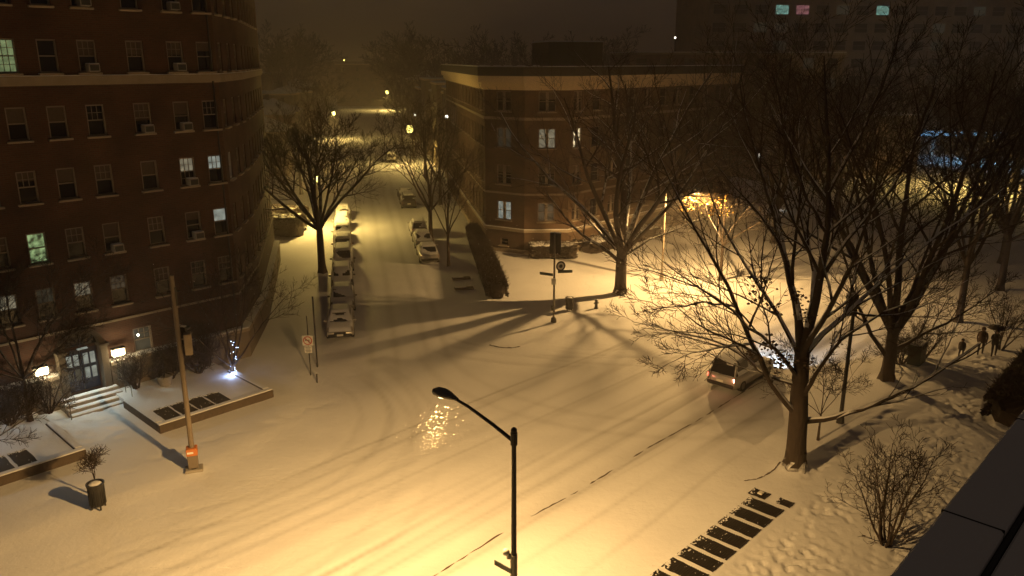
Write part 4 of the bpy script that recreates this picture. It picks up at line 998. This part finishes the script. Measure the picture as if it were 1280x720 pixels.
# signals
def signal(base,H,label,heading,headz,pole='metald',extra=None,r=.075,head=1.0):
    o=empty('traffic_signal',base,0,label=label,cat='traffic signal',group='traffic signals seen from behind')
    p=MB(); p.tube([(0,0,-.1),(0,0,H)],[r,r*.8],12); p.build('pole',M[pole],o)
    b=MB(); b.tube([(0,0,-.1),(0,0,.35),(0,0,.42)],[.22,.17,.09],8); b.build('base',M['orange' if extra=='band' else 'metald'],o)
    h=MB(); rot=heading; q=Vector((math.cos(rot),math.sin(rot),0))
    c=Vector((0,0,headz)); w=Vector((-q.y,q.x,0))
    h.box(c+q*.22,(.05,.62*head,1.15*head),rot,bev=.02); ho=h.build('backplate',M['metald'],o)
    e=MB(); e.box(c+q*.37,(.22,.34*head,.98*head),rot,bev=.03); e.build('housing',M['black'],ho)
    for k in(-1,0,1):
        v=MB(); cc=c+q*.48+Vector((0,0,.31*k*head)); v.tube([cc,cc+q*.22],[.13*head,.12*head],12,cap=False); v.build('visor',M['black'],ho)
    s=MB(); s.box(c+q*.26+Vector((0,0,.60*head)),(.14,.60*head,.07),rot,bev=.02); s.build('snow_cap',M['snow'],ho)
    k=MB(); k.tube([c+Vector((0,0,-.5)),c+q*.25+Vector((0,0,-.42))],.025,6); k.tube([c+Vector((0,0,.5)),c+q*.25+Vector((0,0,.42))],.025,6); k.build('bracket',M['metald'],o)
    return o
s1=signal((2.87,52.71,.1),6.25,'signal post on the far corner with round disc, street-name blades and a dark box head',R(75),5.55,pole='metal',head=1.25)
m=MB(); m.disc((0,0,0),.34,(0,1,0),24,.02); d=m.build('round_disc',M['metald'],s1); d.location=(.42,-.1,4.05); d.rotation_euler=(0,0,R(20))
m=MB(); m.disc((0,-.014,0),.24,(0,1,0),24,.01); dd=m.build('disc_face',M['signw'],d)
m=MB(); m.disc((0,-.02,0),.13,(0,1,0),24,.01); m.build('disc_centre',M['metald'],dd)
for ang,z,dx in((R(8),3.62,.75),(R(-28),3.40,-.6)):
    m=MB(); m.box((dx,0,z),(1.0,.03,.2),0,bev=.01); b=m.build('name_blade',M['signg'],s1); b.rotation_euler=(0,0,ang)
m=MB(); m.box((-.12,-.16,1.1),(.16,.14,.34),0,bev=.02); m.build('push_button_box',M['metald'],s1)
m=MB(); m.box((-.05,-.22,3.0),(.3,.22,.42),0,bev=.03); m.build('pedestrian_head',M['signw'],s1)
s2=signal((16.42,36.84,.1),6.6,'dark signal post with dark box head behind the big near tree',R(95),6.05,head=.95,r=.1)
s3=signal(tuple(SN(13.52,32.18,.1)),8.9,'tall pale utility post with an orange-banded base on the far pavement',R(75),6.2,pole='polel',extra='x',r=.12,head=.7)
m=MB(); m.box((0,-.02,.62),(.42,.42,.9),R(20),bev=.04); cb=m.build('control_box',M['polel'],s3)
m=MB(); m.box((0,-.02,.95),(.47,.47,.34),R(20),bev=.03); m.build('warning_band',M['orange'],cb)
m=MB(); m.box((.02,-.265,.95),(.26,.012,.09),R(20)); m.build('warning_stripe',M['signw'],cb)
m=MB(); m.box((0,0,.06),(.75,.6,.14),R(20),bev=.03); m.build('footing',M['concrete'],s3)
m=MB(); m.box((.34,.1,5.9),(.3,.45,.95),R(20),bev=.03); m.tube([(0,0,6.1),(.34,.1,6.1)],.03,6); m.build('side_signal',M['lime'],s3)
m=MB(); m.tube([(-.25,0,8.2),(.25,.1,8.2)],.04,6); m.tube([(.1,0,7.6),(.1,.0,8.4)],.06,6); m.build('insulator_bar',M['metald'],s3)
# no-turn sign post
np_=empty('sign_post',(-11.63,43.3,.1),0,label='thin post with a square no-turn sign beside the side street',cat='sign')
m=MB(); m.tube([(0,0,-.1),(0,0,3.5)],.035,8); m.build('post',M['metald'],np_)
m=MB(); m.box((-.02,-.06,2.05),(.61,.012,.61),0,bev=.004); pl=m.build('sign_plate',M['signw'],np_)
m=MB(); n=28
m.loft([[(-.02+rr_*math.cos(t),-.075+dy,2.05+rr_*math.sin(t)) for rr_,dy in((.26,0),(.26,.008),(.205,.008),(.205,0))] for t in [2*math.pi*i/n for i in range(n+1)]],cap=False); m.build('prohibition_ring',M['red'],pl)
m=MB(); m.tube([(-.20,-.078,2.23),(.16,-.078,1.87)],.024,4); m.build('prohibition_bar',M['red'],pl)
m=MB(); m.tube([(.06,-.073,1.92),(.06,-.073,2.08),(-.10,-.073,2.08)],.028,4); m.tube([(-.10,-.073,2.08),(-.18,-.073,2.08)],[.07,.004],4); m.build('turn_arrow',M['black'],pl)
m=MB(); m.box((-.02,-.06,1.5),(.42,.012,.4),0,bev=.004); p2_=m.build('lower_plate',M['signw'],np_)
m=MB(); 
for k in range(4): m.box((-.02,-.07,1.63-.085*k),(.30-.05*(k%2),.006,.03))
m.build('plate_lettering',M['black'],p2_)
pp=empty('plain_post',(-11.55,44.6,.1),0,label='bare dark post standing just behind the no-turn sign',cat='post')
m=MB(); m.tube([(0,0,-.1),(0,0,4.2)],.05,8); m.build('shaft',M['metald'],pp); m=MB(); m.ball((0,0,4.22),.06,8,5); m.build('finial',M['metald'],pp)
mk=empty('delineator_post',(-11.0,42.2,.05),0,label='short stub post in the snow right of the no-turn sign',cat='post'); m=MB(); m.tube([(0,0,-.05),(0,0,.5)],.04,8); m.build('shaft',M['metald'],mk); m=MB(); m.ball((0,0,.52),.05,8,5,(1,1,.6)); m.build('cap',M['snow'],mk)
# litter bins
def bin_(base,label,rz=0,s=1.0):
    o=empty('litter_bin',base,rz,label=label,cat='litter bin',group='dark litter bins'); o.scale=(s*.86,s*.86,s*1.05)
    b=MB(); rings=[]
    for z,r in((.1,.27),(.12,.29),(.5,.30),(.86,.33),(.88,.36),(.93,.36),(.93,.30),(.70,.28)): rings.append([(r*math.cos(t),r*math.sin(t),z) for t in [2*math.pi*i/20 for i in range(20)]])
    b.loft(rings,cap=True); b.build('body',M['metald'],o)
    sl=MB()
    for i in range(24):
        t=2*math.pi*i/24; sl.box((.315*math.cos(t),.315*math.sin(t),.5),(.03,.035,.72),t)
    sl.build('slat_ring',M['black'],o)
    for i in range(4):
        t=math.pi/4+i*math.pi/2; l=MB(); l.box((.27*math.cos(t),.27*math.sin(t),.05),(.06,.06,.16),t); l.build('foot',M['black'],o)
    sn=MB(); sn.ball((0,0,.86),.28,12,6,(1,1,.35),.08,rnd); sn.build('snow_fill',M['snow'],o)
bin_((-16.75,28.9,.1),'dark litter bin with a snow-dusted rim on the far pavement at left',s=1.12)
bin_((4.15,55.5,.12),'dark litter bin near the signal post on the far snowy corner')
def hydrant():
    o=empty('fire_hydrant',(6.14,56.0,.1),.4,label='small dark fire hydrant in the snow left of the far corner tree',cat='hydrant')
    b=MB(); b.tube([(0,0,-.05),(0,0,.06),(0,0,.07),(0,0,.55),(0,0,.57)],[.16,.16,.11,.10,.14],12); b.build('barrel',M['metald'],o)
    d=MB(); d.ball((0,0,.60),.12,12,6,(1,1,.8)); d.tube([(0,0,.66),(0,0,.75)],.03,6); d.build('bonnet',M['metald'],o)
    for s in(-1,1):
        n=MB(); n.tube([(0,0,.42),(s*.18,0,.42)],.055,8); n.build('outlet',M['metald'],o)
    s=MB(); s.ball((0,0,.70),.11,10,5,(1,1,.4)); s.build('snow_cap',M['snow'],o)
hydrant()
def cabinet():
    o=empty('utility_cabinet',(24.2,45.1,.05),AV,label='dark green utility cabinet with snow on top near the walkers',cat='cabinet')
    b=MB(); b.box((0,0,.62),(1.15,.7,1.25),0,bev=.03); b.build('body',M['signg'],o)
    for s in(-1,1):
        d=MB(); d.box((s*.28,-.36,.62),(.52,.02,1.1),0,bev=.008); do=d.build('door',M['signg'],o); h=MB(); h.box((s*.06,-.385,.65),(.03,.03,.16)); h.build('handle',M['metal'],do)
    s=MB(); s.box((0,0,1.30),(1.15,.7,.12),0,bev=.05); s.build('snow_cap',M['snow'],o)
cabinet()
def planter():
    o=empty('planter',SN(16.6,41.9,.42),AV,label='round planter with a small conifer by the stone base',cat='planter')
    b=MB(); b.tube([(0,0,0),(0,0,.1),(0,0,.5),(0,0,.56)],[.3,.32,.42,.46],16); b.build('pot',M['concrete'],o)
    t=MB(); rr=random.Random(2)
    for i in range(260):
        h=rr.random(); a=rr.uniform(0,6.28); r=.42*(1-h)*rr.uniform(.6,1.1); q=Vector((r*math.cos(a)*.4,r*math.sin(a)*.4,.6+1.4*h)); t.tube([q,q+Vector((math.cos(a)*r,math.sin(a)*r,-.05))],[.03,.008],3)
    t.tube([(0,0,.5),(0,0,1.9)],[.04,.01],5); t.build('conifer',M['hedge'],o)
planter()
wb=MB()
for i,(u,v) in enumerate([(577,350),(580,363)]):
    o=empty('snowy_step',[(-4.2,64.2,.1),(-3.8,61.2,.1)][i],SANG,label=['upper dark stone step half covered by snow left of the hedge','lower dark stone step half covered by snow left of the hedge'][i],cat='step',group='half-buried steps')
    m=MB(); m.box((0,0,.06),(.6,1.5,.16),0,bev=.02); m.build('tread',M['kerb'],o); m=MB(); m.box((.15,.25,.155),(.32,.9,.06),0,bev=.03); m.build('snow_patch',M['snow'],o)
# string lights of the small tree
sl=MB(); rr=random.Random(8); b0=SN(20.0,40.9,.1)
for i in range(16): 
    q=b0+Vector((rr.gauss(0,.14)+.02*i,rr.gauss(0,.14),.25+i*.13)); sl.ball(q,.019,6,4)
sl.ball(b0+Vector((.06,-.2,.35)),.06,8,5); sl.ball(b0+Vector((.5,-.1,.15)),.045,8,5)
sl.build('string_lights',M['bluel'],label='blue-white string lights wound low on the small terrace tree',cat='lights')
point('string_light',b0+Vector((.1,-.45,.55)),(.45,.6,1),30,.1)
# entrance lights
for s in(14.95,11.15): point('lantern_light',SN(s,43.8-.75,2.36),(1,.78,.42),110,.12)
spot('door_light',SN(13.165,42.9,2.9),(.72,.95,.95),150,150,.5,.1,SN(13.0,40.6,0))
spot('door_light',SN(8.0,43.0,3.2),(.85,.95,1),120,140,.5,.1,SN(8.4,40.5,0))
m=MB(); m.box(SN(13.165,43.35,3.08),(.5,.2,.06),AV,bev=.01); m.build('porch_light',M['litC'],label='small cool light under the arch over the door',cat='light')
m=MB(); m.box(SN(8.0,43.3,3.3),(.4,.25,.3),AV,bev=.03); m.build('wall_light',M['lensw'],label='white floodlight on the brick wall over the long terrace',cat='light')
m=MB(); m.ball(SN(16.15,43.65,3.0),.07,8,6); m.build('door_bell_light',M['lensw'],label='tiny white light beside the ground floor window',cat='light')
# ---------------------------------------------------------------- cars
def prof(x,P):
    for i in range(len(P)-1):
        if P[i][0]<=x<=P[i+1][0]:
            t=(x-P[i][0])/(P[i+1][0]-P[i][0]); return P[i][1]*(1-t)+P[i+1][1]*t
    return P[-1][1] if x>P[-1][0] else P[0][1]
def car(kind,paint,snow=1.0,lightsout=True,seed=0):
    """local: nose at +x, wheels on z=0"""
    rr=random.Random(seed)
    if kind=='suv': L,W=4.75,1.86; belt=[(-L/2,.98),(1.15,1.02),(L/2-.25,.88),(L/2,.72)]; gx=(-L/2+.12,-L/2+.50,.55,1.28); rz=1.74; deck=1.0
    elif kind=='sedan': L,W=4.7,1.80; belt=[(-L/2,.86),(-1.3,.96),(1.0,.94),(L/2-.3,.78),(L/2,.62)]; gx=(-1.75,-1.02,.35,1.22); rz=1.42; deck=.95
    else: L,W=4.25,1.76; belt=[(-L/2,.92),(1.0,.95),(L/2-.3,.80),(L/2,.64)]; gx=(-L/2+.15,-L/2+.62,.40,1.15); rz=1.50; deck=.96
    body=MB(); rings=[]
    xs=[-L/2,-L/2+.05,-L/2+.18,-1.9,-1.45,-1.0,-.3,.4,1.0,1.45,1.9,L/2-.22,L/2-.06,L/2]
    xs=sorted(x for x in xs)
    for x in xs:
        e=abs(x)/(L/2); f=1-.10*max(0,(e-.75)/.25)**1.5-(.06 if e>.995 else 0); w=W/2*f; zb=.24+(.10 if e>.97 else 0); zt=prof(x,belt)-(.05 if e>.995 else 0)
        zm=.62
        rings.append([(x,-w*.80,zb),(x,-w*.97,zb+.08),(x,-w,zm),(x,-w*.96,zt-.05),(x,-w*.88,zt),(x,0,zt+.03),(x,w*.88,zt),(x,w*.96,zt-.05),(x,w,zm),(x,w*.97,zb+.08),(x,w*.80,zb),(x,0,zb-.02)])
    body.loft(rings); bm=body.mesh('body',M[paint],False); bm.polygons.foreach_set('use_smooth',[True]*len(bm.polygons))
    # greenhouse
    a,b,c,d=gx; bz=lambda x: prof(x,belt)-.01; wb=W/2*.90; wt=W/2*.72
    def ringg(x,wt_,z,x2=None): return None
    gh=MB()
    low=[(a,-wb),(a*.55+d*.45,-wb*1.0),(d,-wb*.94),(d,wb*.94),(a*.55+d*.45,wb),(a,wb)]
    V=lambda x,y,z:(x,y,z)
    lo=[V(a,-wb*.94,bz(a)),V(d,-wb*.94,bz(d)),V(d,wb*.94,bz(d)),V(a,wb*.94,bz(a))]
    hi=[V(b,-wt,rz-.02),V(c,-wt*.98,rz-.03),V(c,wt*.98,rz-.03),V(b,wt,rz-.02)]
    tp=[V(b+.12,-wt*.8,rz+.03),V(c-.12,-wt*.8,rz+.03),V(c-.12,wt*.8,rz+.03),V(b+.12,wt*.8,rz+.03)]
    gh.loft([lo,hi,tp]); gm=gh.mesh('cabin',M[paint])
    def pane(p,q,r,s,ins=.08,off=.008):
        P=[Vector(k) for k in(p,q,r,s)]; cc=sum(P,Vector())/4; n=(P[1]-P[0]).cross(P[3]-P[0]).normalized()
        if n.dot(cc-Vector((0,0,.9)))<0: n=-n
        Q=[k+(cc-k).normalized()*ins+n*off for k in P]; Qb=[k-n*.02 for k in Q]; m=MB(); m.loft([[tuple(k) for k in Q],[tuple(k) for k in Qb]]); return m
    G={}
    G['windscreen']=pane(lo[1],lo[2],hi[2],hi[1])
    G['rear_window']=pane(lo[3],lo[0],hi[0],hi[3])
    sides=[]
    for sy in(0,1):
        l0,l1=(lo[0],lo[1]) if sy==0 else (lo[3],lo[2]); h0,h1=(hi[0],hi[1]) if sy==0 else (hi[3],hi[2])
        mid=lambda A,B_,t:tuple(Vector(A).lerp(Vector(B_),t))
        for t0,t1 in((.03,.46),(.50,.95)):
            sides.append(pane(mid(l0,l1,t0),mid(l0,l1,t1),mid(h0,h1,t1),mid(h0,h1,t0),.06))
    wheels=[(s*L*.31,t*(W/2-.11)) for s in(-1,1) for t in(-1,1)]
    sn=MB(); gxs=int(L/.12); gys=14; grid=[]
    def top(x,y):
        wl=W/2*(1-.10*max(0,(abs(x)/(L/2)-.75)/.25)**1.5)
        if abs(y)>wl*.93: return None
        z=prof(x,belt)+.02
        if a<x<d:
            fy=1-max(0,(abs(y)-wt*.9)/(wb-wt*.9)) if abs(y)>wt*.9 else 1
            if x<b: zz=bz(a)+(rz-bz(a))*(x-a)/(b-a)
            elif x>c: zz=rz-(rz-bz(d))*(x-c)/(d-c)
            else: zz=rz+.03
            if abs(y)>wt: zz=min(zz,z+(rz-z)*max(0,fy))
            z=max(z,zz)
        return z
    pts={}
    for i in range(gxs+1):
        x=-L/2+.04+(L-.08)*i/gxs
        for j in range(gys+1):
            y=(-1+2*j/gys)*W/2*.90; z=top(x,y)
            if z is None: continue
            steep=(a<x<b-.02 and kind!='sedan') or (abs(y)>wt*1.05 and a+.1<x<d-.1)
            ws=(c+.05<x<d-.05); rw=(a+.05<x<b-.05)
            edge=min(1,(W/2*.92-abs(y))/.14,(x+L/2)/.15,(L/2-x)/.15)
            t=.085*snow*max(0,edge)*(1+rr.uniform(-.15,.15))
            if steep: t=-.05
            if ws or rw:
                hole=(math.sin(seed*1.7+y*3.1)+math.sin(seed+x*5))>.1+.5*(snow-1) and abs(y)<wt*.9
                t=.035*snow if not hole else -.05
            pts[i,j]=len(sn.v); sn.v.append((x,y,z+t))
    for i in range(gxs):
        for j in range(gys):
            k=[(i,j),(i+1,j),(i+1,j+1),(i,j+1)]
            if all(q in pts for q in k): sn.f.append(tuple(pts[q] for q in k)); sn.mi.append(0)
    smesh=sn.mesh('snow_cover',M['snow'],True)
    o=empty('parked_car',(0,0,0)); 
    inst('body',bm,o); 
    cab=inst('cabin',gm,o)
    inst('windscreen',G['windscreen'].mesh('windscreen',M['cglass']),o); inst('rear_window',G['rear_window'].mesh('rear_window',M['cglass']),o)
    for s in sides: inst('side_window',s.mesh('side_window',M['cglass']),o)
    t=MB(); t.tube([(0,-.11,0),(0,-.10,0),(0,.10,0),(0,.11,0)],[.29,.325,.325,.29],20); tm=t.mesh('wheel',M['rubber'])
    h=MB(); h.tube([(0,-.118,0),(0,.118,0)],.2,14); hm=h.mesh('rim',M['metal'])
    for x,y in wheels: 
        w=inst('wheel',tm,o,(x,y,.325)); inst('rim',hm,w)
    for s in(-1,1):
        m=MB(); m.box((L/2-.10,s*W*.35,.62),(.16,.34,.15),0,bev=.04); m.build('headlight',M['headoff' if lightsout else 'head'],o)
        m=MB(); m.box((-L/2+.075,s*W*.38,.82 if kind!='sedan' else .74),(.14,.22,.24 if kind!='sedan' else .14),0,bev=.03); m.build('tail_lamp',M['tailoff' if lightsout else 'tail'],o)
        m=MB(); m.box((d-.25,s*(W/2+.07),1.02),(.14,.2,.13),0,bev=.04); m.build('door_mirror',M[paint],o)
        for dx in(-.55,.25):
            m=MB(); m.box((dx+.35,s*(W/2+.003),.86),(.16,.02,.03),0,bev=.005); m.build('door_handle',M['metald'],o)
    m=MB(); m.box((-L/2-.005,0,.46),(.10,W*.86,.20),0,bev=.05); m.build('rear_bumper',M['black'],o)
    m=MB(); m.box((L/2-.01,0,.42),(.12,W*.86,.22),0,bev=.05); m.build('front_bumper',M['black'],o)
    m=MB(); m.box((L/2+.04,0,.60),(.03,W*.42,.12),0,bev=.01); m.build('grille',M['black'],o)
    m=MB(); m.box((-L/2-.06,0,.68),(.02,.42,.14),0,bev=.005); m.build('number_plate',M['plate'],o)
    m=MB(); m.box((L/2+.075,0,.46),(.02,.40,.13),0,bev=.005); m.build('number_plate',M['plate'],o)
    if snow>.2: inst('snow_cover',smesh,o)
    return o
def place(o,x,y,rz,label,cat='car',group=None): 
    o.location=(x,y,.0); o.rotation_euler=(0,0,rz); tag(o,label,cat,group); return o
GLc='cars parked along the left kerb of the side street'; GRc='cars parked along the right kerb of the side street'
kinds=['sedan','sedan','hatch','suv','hatch','sedan','hatch','sedan']
pnt=['silver','cargry','carblk','cargry','carred','carwht','silver','cargry']
ll=['snow-covered car closest to the avenue in the left row, half its windscreen cleared','snow-covered car second from the avenue in the left row','dark snow-capped car third from the avenue in the left row','tall snow-capped vehicle fourth from the avenue in the left row','snow-capped car fifth from the avenue in the left row','pale lamp-lit car sixth from the avenue in the left row','snowy car seventh from the avenue in the left row, behind the tree limbs','last visible snowy car of the left row']
for i in range(8):
    y=51.4+5.75*i; x=-11.55-.197*(y-51.4)+rnd.uniform(-.12,.12)
    place(car(kinds[i],pnt[i],1.0,seed=i+1),x,y,SANG+math.pi+rnd.uniform(-.02,.02),ll[i],group=GLc)
for i,(y,k,p,l) in enumerate([(71.8,'sedan','silver','pale snow-covered sedan closest to the avenue in the right row'),(77.5,'sedan','cargry','snow-covered car second from the avenue in the right row'),(83.0,'hatch','carwht','snow-covered car third from the avenue in the right row'),(99.5,'suv','carblk','dark tall car with a thin snow roof in the right row'),(105.6,'sedan','carblk','dark car just ahead of the tall dark one in the right row'),(146,'suv','carwht','lone pale car far up the right side of the side street')]):
    place(car(k,p,1.0 if i!=3 else .7,seed=20+i),-7.75-.190*(y-71.8),y,SANG,l,group=GRc)
suv=car('suv','silver',.28,lightsout=False,seed=44)
suv.name='moving_car'; pc=SN(39.9,19.9)
place(suv,pc.x,pc.y,AV,'silver sport utility car driving away with red tail lamps glowing')
for ch in suv.children:
    if ch.name.startswith('tail_lamp') and ch.data.vertices[0].co.y<0: ch.data=ch.data.copy(); ch.data.materials.clear(); ch.data.materials.append(M['brake'])
for s in(-1,1):
    hp=pc+DV*2.5+NV*s*.65+Vector((0,0,.7)); spot('headlight_beam',hp,(.72,.88,1),P_HEAD,64,.6,.06,hp+DV*4+Vector((0,0,-.95)))
    tp=pc-DV*2.52+NV*s*.68+Vector((0,0,.8)); point('tail_glow',tp-DV*.12,(1,.22,.12),1.6,.05)
# ---------------------------------------------------------------- people
def person(base,rz,label,coat,H=1.72,step=.18,bag=False,armup=False,seed=0,hood=True):
    o=empty('person',base,rz,label=label,cat='person',group='people walking in the snow'); k=H/1.72
    V=[(0,0,.95),(0,0,1.12),(0,.03,1.30),(0,.04,1.44),(0,.05,1.52),(0,.07,1.60),(0,.08,1.70)]
    Rr=[(.155,.12),(.14,.11),(.17,.12),(.13,.09),(.06,.06),(.092,.105),(.075,.09)]
    E=[(0,1),(1,2),(2,3),(3,4),(4,5),(5,6)]
    def add(p,r,par): V.append(p); Rr.append(r); E.append((par,len(V)-1)); return len(V)-1
    for s in(-1,1):
        h=add((s*.10,0,.90),(.10,.10),0); kn=add((s*.11,s*step*.6+.05,.49),(.066,.066),h); an=add((s*.11,s*step*1.2-.02,.09),(.045,.045),kn); add((s*.12,s*step*1.2+.13,.04),(.042,.035),an)
        sh=add((s*.19,.03,1.38),(.07,.07),3)
        if armup and s>0: el=add((s*.25,.16,1.15),(.05,.05),sh); wr=add((s*.16,.30,1.34),(.036,.036),el)
        else: el=add((s*.25,-.02-s*step*.3,1.10),(.05,.05),sh); wr=add((s*.22,.10-s*step*.5,.88),(.036,.036),el)
        tip=add(tuple(Vector(V[wr])+(Vector(V[wr])-Vector(V[el])).normalized()*.09),(.034,.022),wr)
        if s>0: hand=V[tip]
    me=bpy.data.meshes.new('person'); me.from_pydata([(x*k,y*k,z*k) for x,y,z in V],E,[]); b=bpy.data.objects.new('body',me); COL.objects.link(b)
    sm=b.modifiers.new('s','SKIN'); sm.use_smooth_shade=True; 
    for i,sv in enumerate(me.skin_vertices[0].data): sv.radius=(Rr[i][0]*k,Rr[i][1]*k); sv.use_root=(i==0)
    ss=b.modifiers.new('d','SUBSURF'); ss.levels=1; ss.render_levels=1
    dg=bpy.context.evaluated_depsgraph_get(); ev=bpy.data.meshes.new_from_object(b.evaluated_get(dg)); bpy.data.objects.remove(b)
    ev.materials.clear(); ev.materials.append(M['skin']); ev.materials.append(M[coat]); ev.materials.append(M['coatd'])
    for p in ev.polygons:
        z=p.center.z/k; p.material_index=0 if z>1.53 else (1 if z>.86 else 2)
    bo=inst('body',ev,o)
    c=MB(); rings=[]
    for z,rx,ry,y in((.80,.20,.16,0),(.95,.205,.165,0),(1.12,.185,.15,.01),(1.30,.215,.155,.03),(1.42,.17,.13,.04),(1.48,.09,.09,.05)):
        rings.append([(rx*k*math.cos(t),(y+ry*math.sin(t))*k,z*k) for t in [2*math.pi*i/16 for i in range(16)]])
    c.loft(rings,cap=False); c.build('coat',M[coat],o,smooth=True)
    h=MB(); h.ball((0,.055*k,1.635*k),.128*k,14,9,(.95,1.05,1.1)); ho=h.build('hood',M[coat],o,smooth=True)
    f=MB(); f.ball((0,.135*k,1.60*k),.085*k,12,8,(.85,.75,1.1)); fo=f.build('face',M['skin'],o,smooth=True)
    n=MB(); n.ball((0,.20*k,1.595*k),.016*k,6,5,(.8,1,1.4)); 
    n.build('nose',M['skin'],fo)
    if bag:
        m=MB(); m.box((-.27*k,.02,.62),(.12,.32,.36),0,bev=.05); m.build('bag',M['coatb'],None)  ; g=bpy.context.scene.objects[-1] if False else None
    return o,Vector(base)+Matrix.Rotation(rz,3,'Z')@Vector([q*k for q in hand])
person((27.3,45.9,.0),R(140),'shorter person in a dark coat walking ahead of the other two in the snow','coatd',1.32,.2)
person((28.85,46.55,.0),R(150),'person in a dark brown hooded jacket walking beside the umbrella holder','coatb',1.84,.16)
_,hd=person((29.5,46.25,.0),R(155),'person in a long grey coat holding a dark umbrella','coatg',1.78,.14,armup=True)
u=empty('umbrella',hd,0,label='dark open umbrella held over the person in the grey coat',cat='umbrella')
m=MB(); m.tube([(0,0,-.12),(.0,0,.78)],.01,6); m.build('shaft',M['metald'],u)
m=MB(); rings=[[(r*math.cos(2*math.pi*i/16)*(1 if i%2 else .93),r*math.sin(2*math.pi*i/16)*(1 if i%2 else .93),z) for i in range(16)] for r,z in((.48,.50),(.40,.60),(.27,.69),(.12,.745),(.01,.76))]
rings2=[[(x*.985,y*.985,z-.008) for x,y,z in r] for r in reversed(rings)]
m.loft(rings+rings2,cap=False); m.build('canopy',M['umb'],u)
m=MB(); m.ball((0,0,.765),.16,10,5,(1,1,.14)); m.build('snow_dusting',M['snow'],u)
# ---------------------------------------------------------------- own building: coping ledge below the camera
def ledge():
    o=empty('roof_ledge',SN(0,0,0),AV,label='dark snow-dusted coping ledge of the near building in the lower corner',cat='ledge')
    def b(name,c,s,mt,bev=.02):
        m=MB(); m.box(c,s,0,bev=bev); return m.build(name,M[mt],o)
    b('coping',(16,1.225,13.89),(40,.45,.2),'snow'); b('gutter_edge',(16,.975,13.86),(40,.045,.14),'black',.01)
    b('roof_sheet',(16,-.6,13.84),(40,3.09,.2),'snow'); b('wall',(16,.62,6.8),(40,1.15,13.7),'brickA',0)
    m=MB(); m.box((16,1.225,14.0),(40,.30,.02),0,bev=.008)
    for i in range(16):
        j=MB(); j.box((-3+2.4*i,1.225,13.895),(.012,.456,.202)); j.build('joint',M['black'],o)
ledge()
# ---------------------------------------------------------------- falling snow
def flakes():
    rr=random.Random(77); m=MB()
    def f(p,r):
        m.ball(p,r,5,3,(1,1,1.5),.2,rr)
    for i in range(340):
        d=.3+1.2*rr.random(); a=rr.uniform(0,6.28); k=(.55+d*.45)*abs(rr.gauss(0,.55)); q=p1+Vector((math.cos(a)*k,math.sin(a)*k,-d)); q.x-=.1+d*.14; f(q,rr.uniform(.0017,.0032)*(.45+d*.6))
    for i in range(1300):
        y=rr.uniform(15,62)
        if y<40: continue
        f((rr.uniform(-.62,.62)*y,y,rr.uniform(.3,7.2)),rr.uniform(.005,.009)*(1+y/40))
    m.build('falling_snow',M['flake'],kind='stuff',label='snowflakes falling through the lamp light')
flakes()
# ---------------------------------------------------------------- air
hz=MB(); hz.box((-10,1100,20.0),(2900,2150,46)); 
h=hz.build('haze',[],kind='stuff',label='thin snow haze filling the night air')
hm=bpy.data.materials.new('haze'); hm.use_nodes=True; nt=hm.node_tree; nt.nodes.clear()
out=nt.nodes.new('ShaderNodeOutputMaterial'); pv=nt.nodes.new('ShaderNodeVolumePrincipled')
pv.inputs['Color'].default_value=(.82,.74,.66,1); pv.inputs['Density'].default_value=HAZE; pv.inputs['Anisotropy'].default_value=.35
nt.links.new(pv.outputs[0],out.inputs['Volume']); h.data.materials.append(hm)
# world: overcast sky lit from below by the town
w=bpy.data.worlds.new('World'); SC.world=w; w.use_nodes=True; nt=w.node_tree; bg=nt.nodes['Background']
tc=nt.nodes.new('ShaderNodeTexCoord'); sp=nt.nodes.new('ShaderNodeSeparateXYZ'); nt.links.new(tc.outputs['Generated'],sp.inputs[0])
cr=nt.nodes.new('ShaderNodeValToRGB'); cr.color_ramp.elements[0].position=0; cr.color_ramp.elements[0].color=(.66,.46,.32,1); cr.color_ramp.elements[1].position=.5; cr.color_ramp.elements[1].color=(.52,.38,.29,1)
nt.links.new(sp.outputs['Z'],cr.inputs[0])
no=nt.nodes.new('ShaderNodeTexNoise'); no.inputs['Scale'].default_value=2.2; no.inputs['Detail'].default_value=5; nt.links.new(tc.outputs['Generated'],no.inputs['Vector'])
mp=nt.nodes.new('ShaderNodeMapRange'); mp.inputs[3].default_value=.75; mp.inputs[4].default_value=1.25; nt.links.new(no.outputs['Fac'],mp.inputs[0])
mx=nt.nodes.new('ShaderNodeMix'); mx.data_type='RGBA'; mx.blend_type='MULTIPLY'; mx.inputs[0].default_value=1; nt.links.new(cr.outputs[0],mx.inputs[6]); nt.links.new(mp.outputs[0],mx.inputs[7])
nt.links.new(mx.outputs[2],bg.inputs['Color']); bg.inputs['Strength'].default_value=SKY
# camera
cam=bpy.data.cameras.new('camera'); co=bpy.data.objects.new('camera',cam); COL.objects.link(co); SC.camera=co
co.location=(0,0,CH); co.rotation_euler=(math.pi/2-PIT,0,0); cam.sensor_width=36; cam.lens=36*FP/1280; cam.clip_start=.05; cam.clip_end=6000
SC.view_settings.view_transform='Standard'; SC.view_settings.look='None'; SC.view_settings.exposure=0; SC.view_settings.gamma=1
SC.cycles.use_denoising=True; SC.cycles.max_bounces=5; SC.cycles.diffuse_bounces=3; SC.cycles.volume_bounces=1; SC.cycles.sample_clamp_indirect=3; SC.cycles.use_light_tree=True
SC.cycles.caustics_reflective=False; SC.cycles.caustics_refractive=False
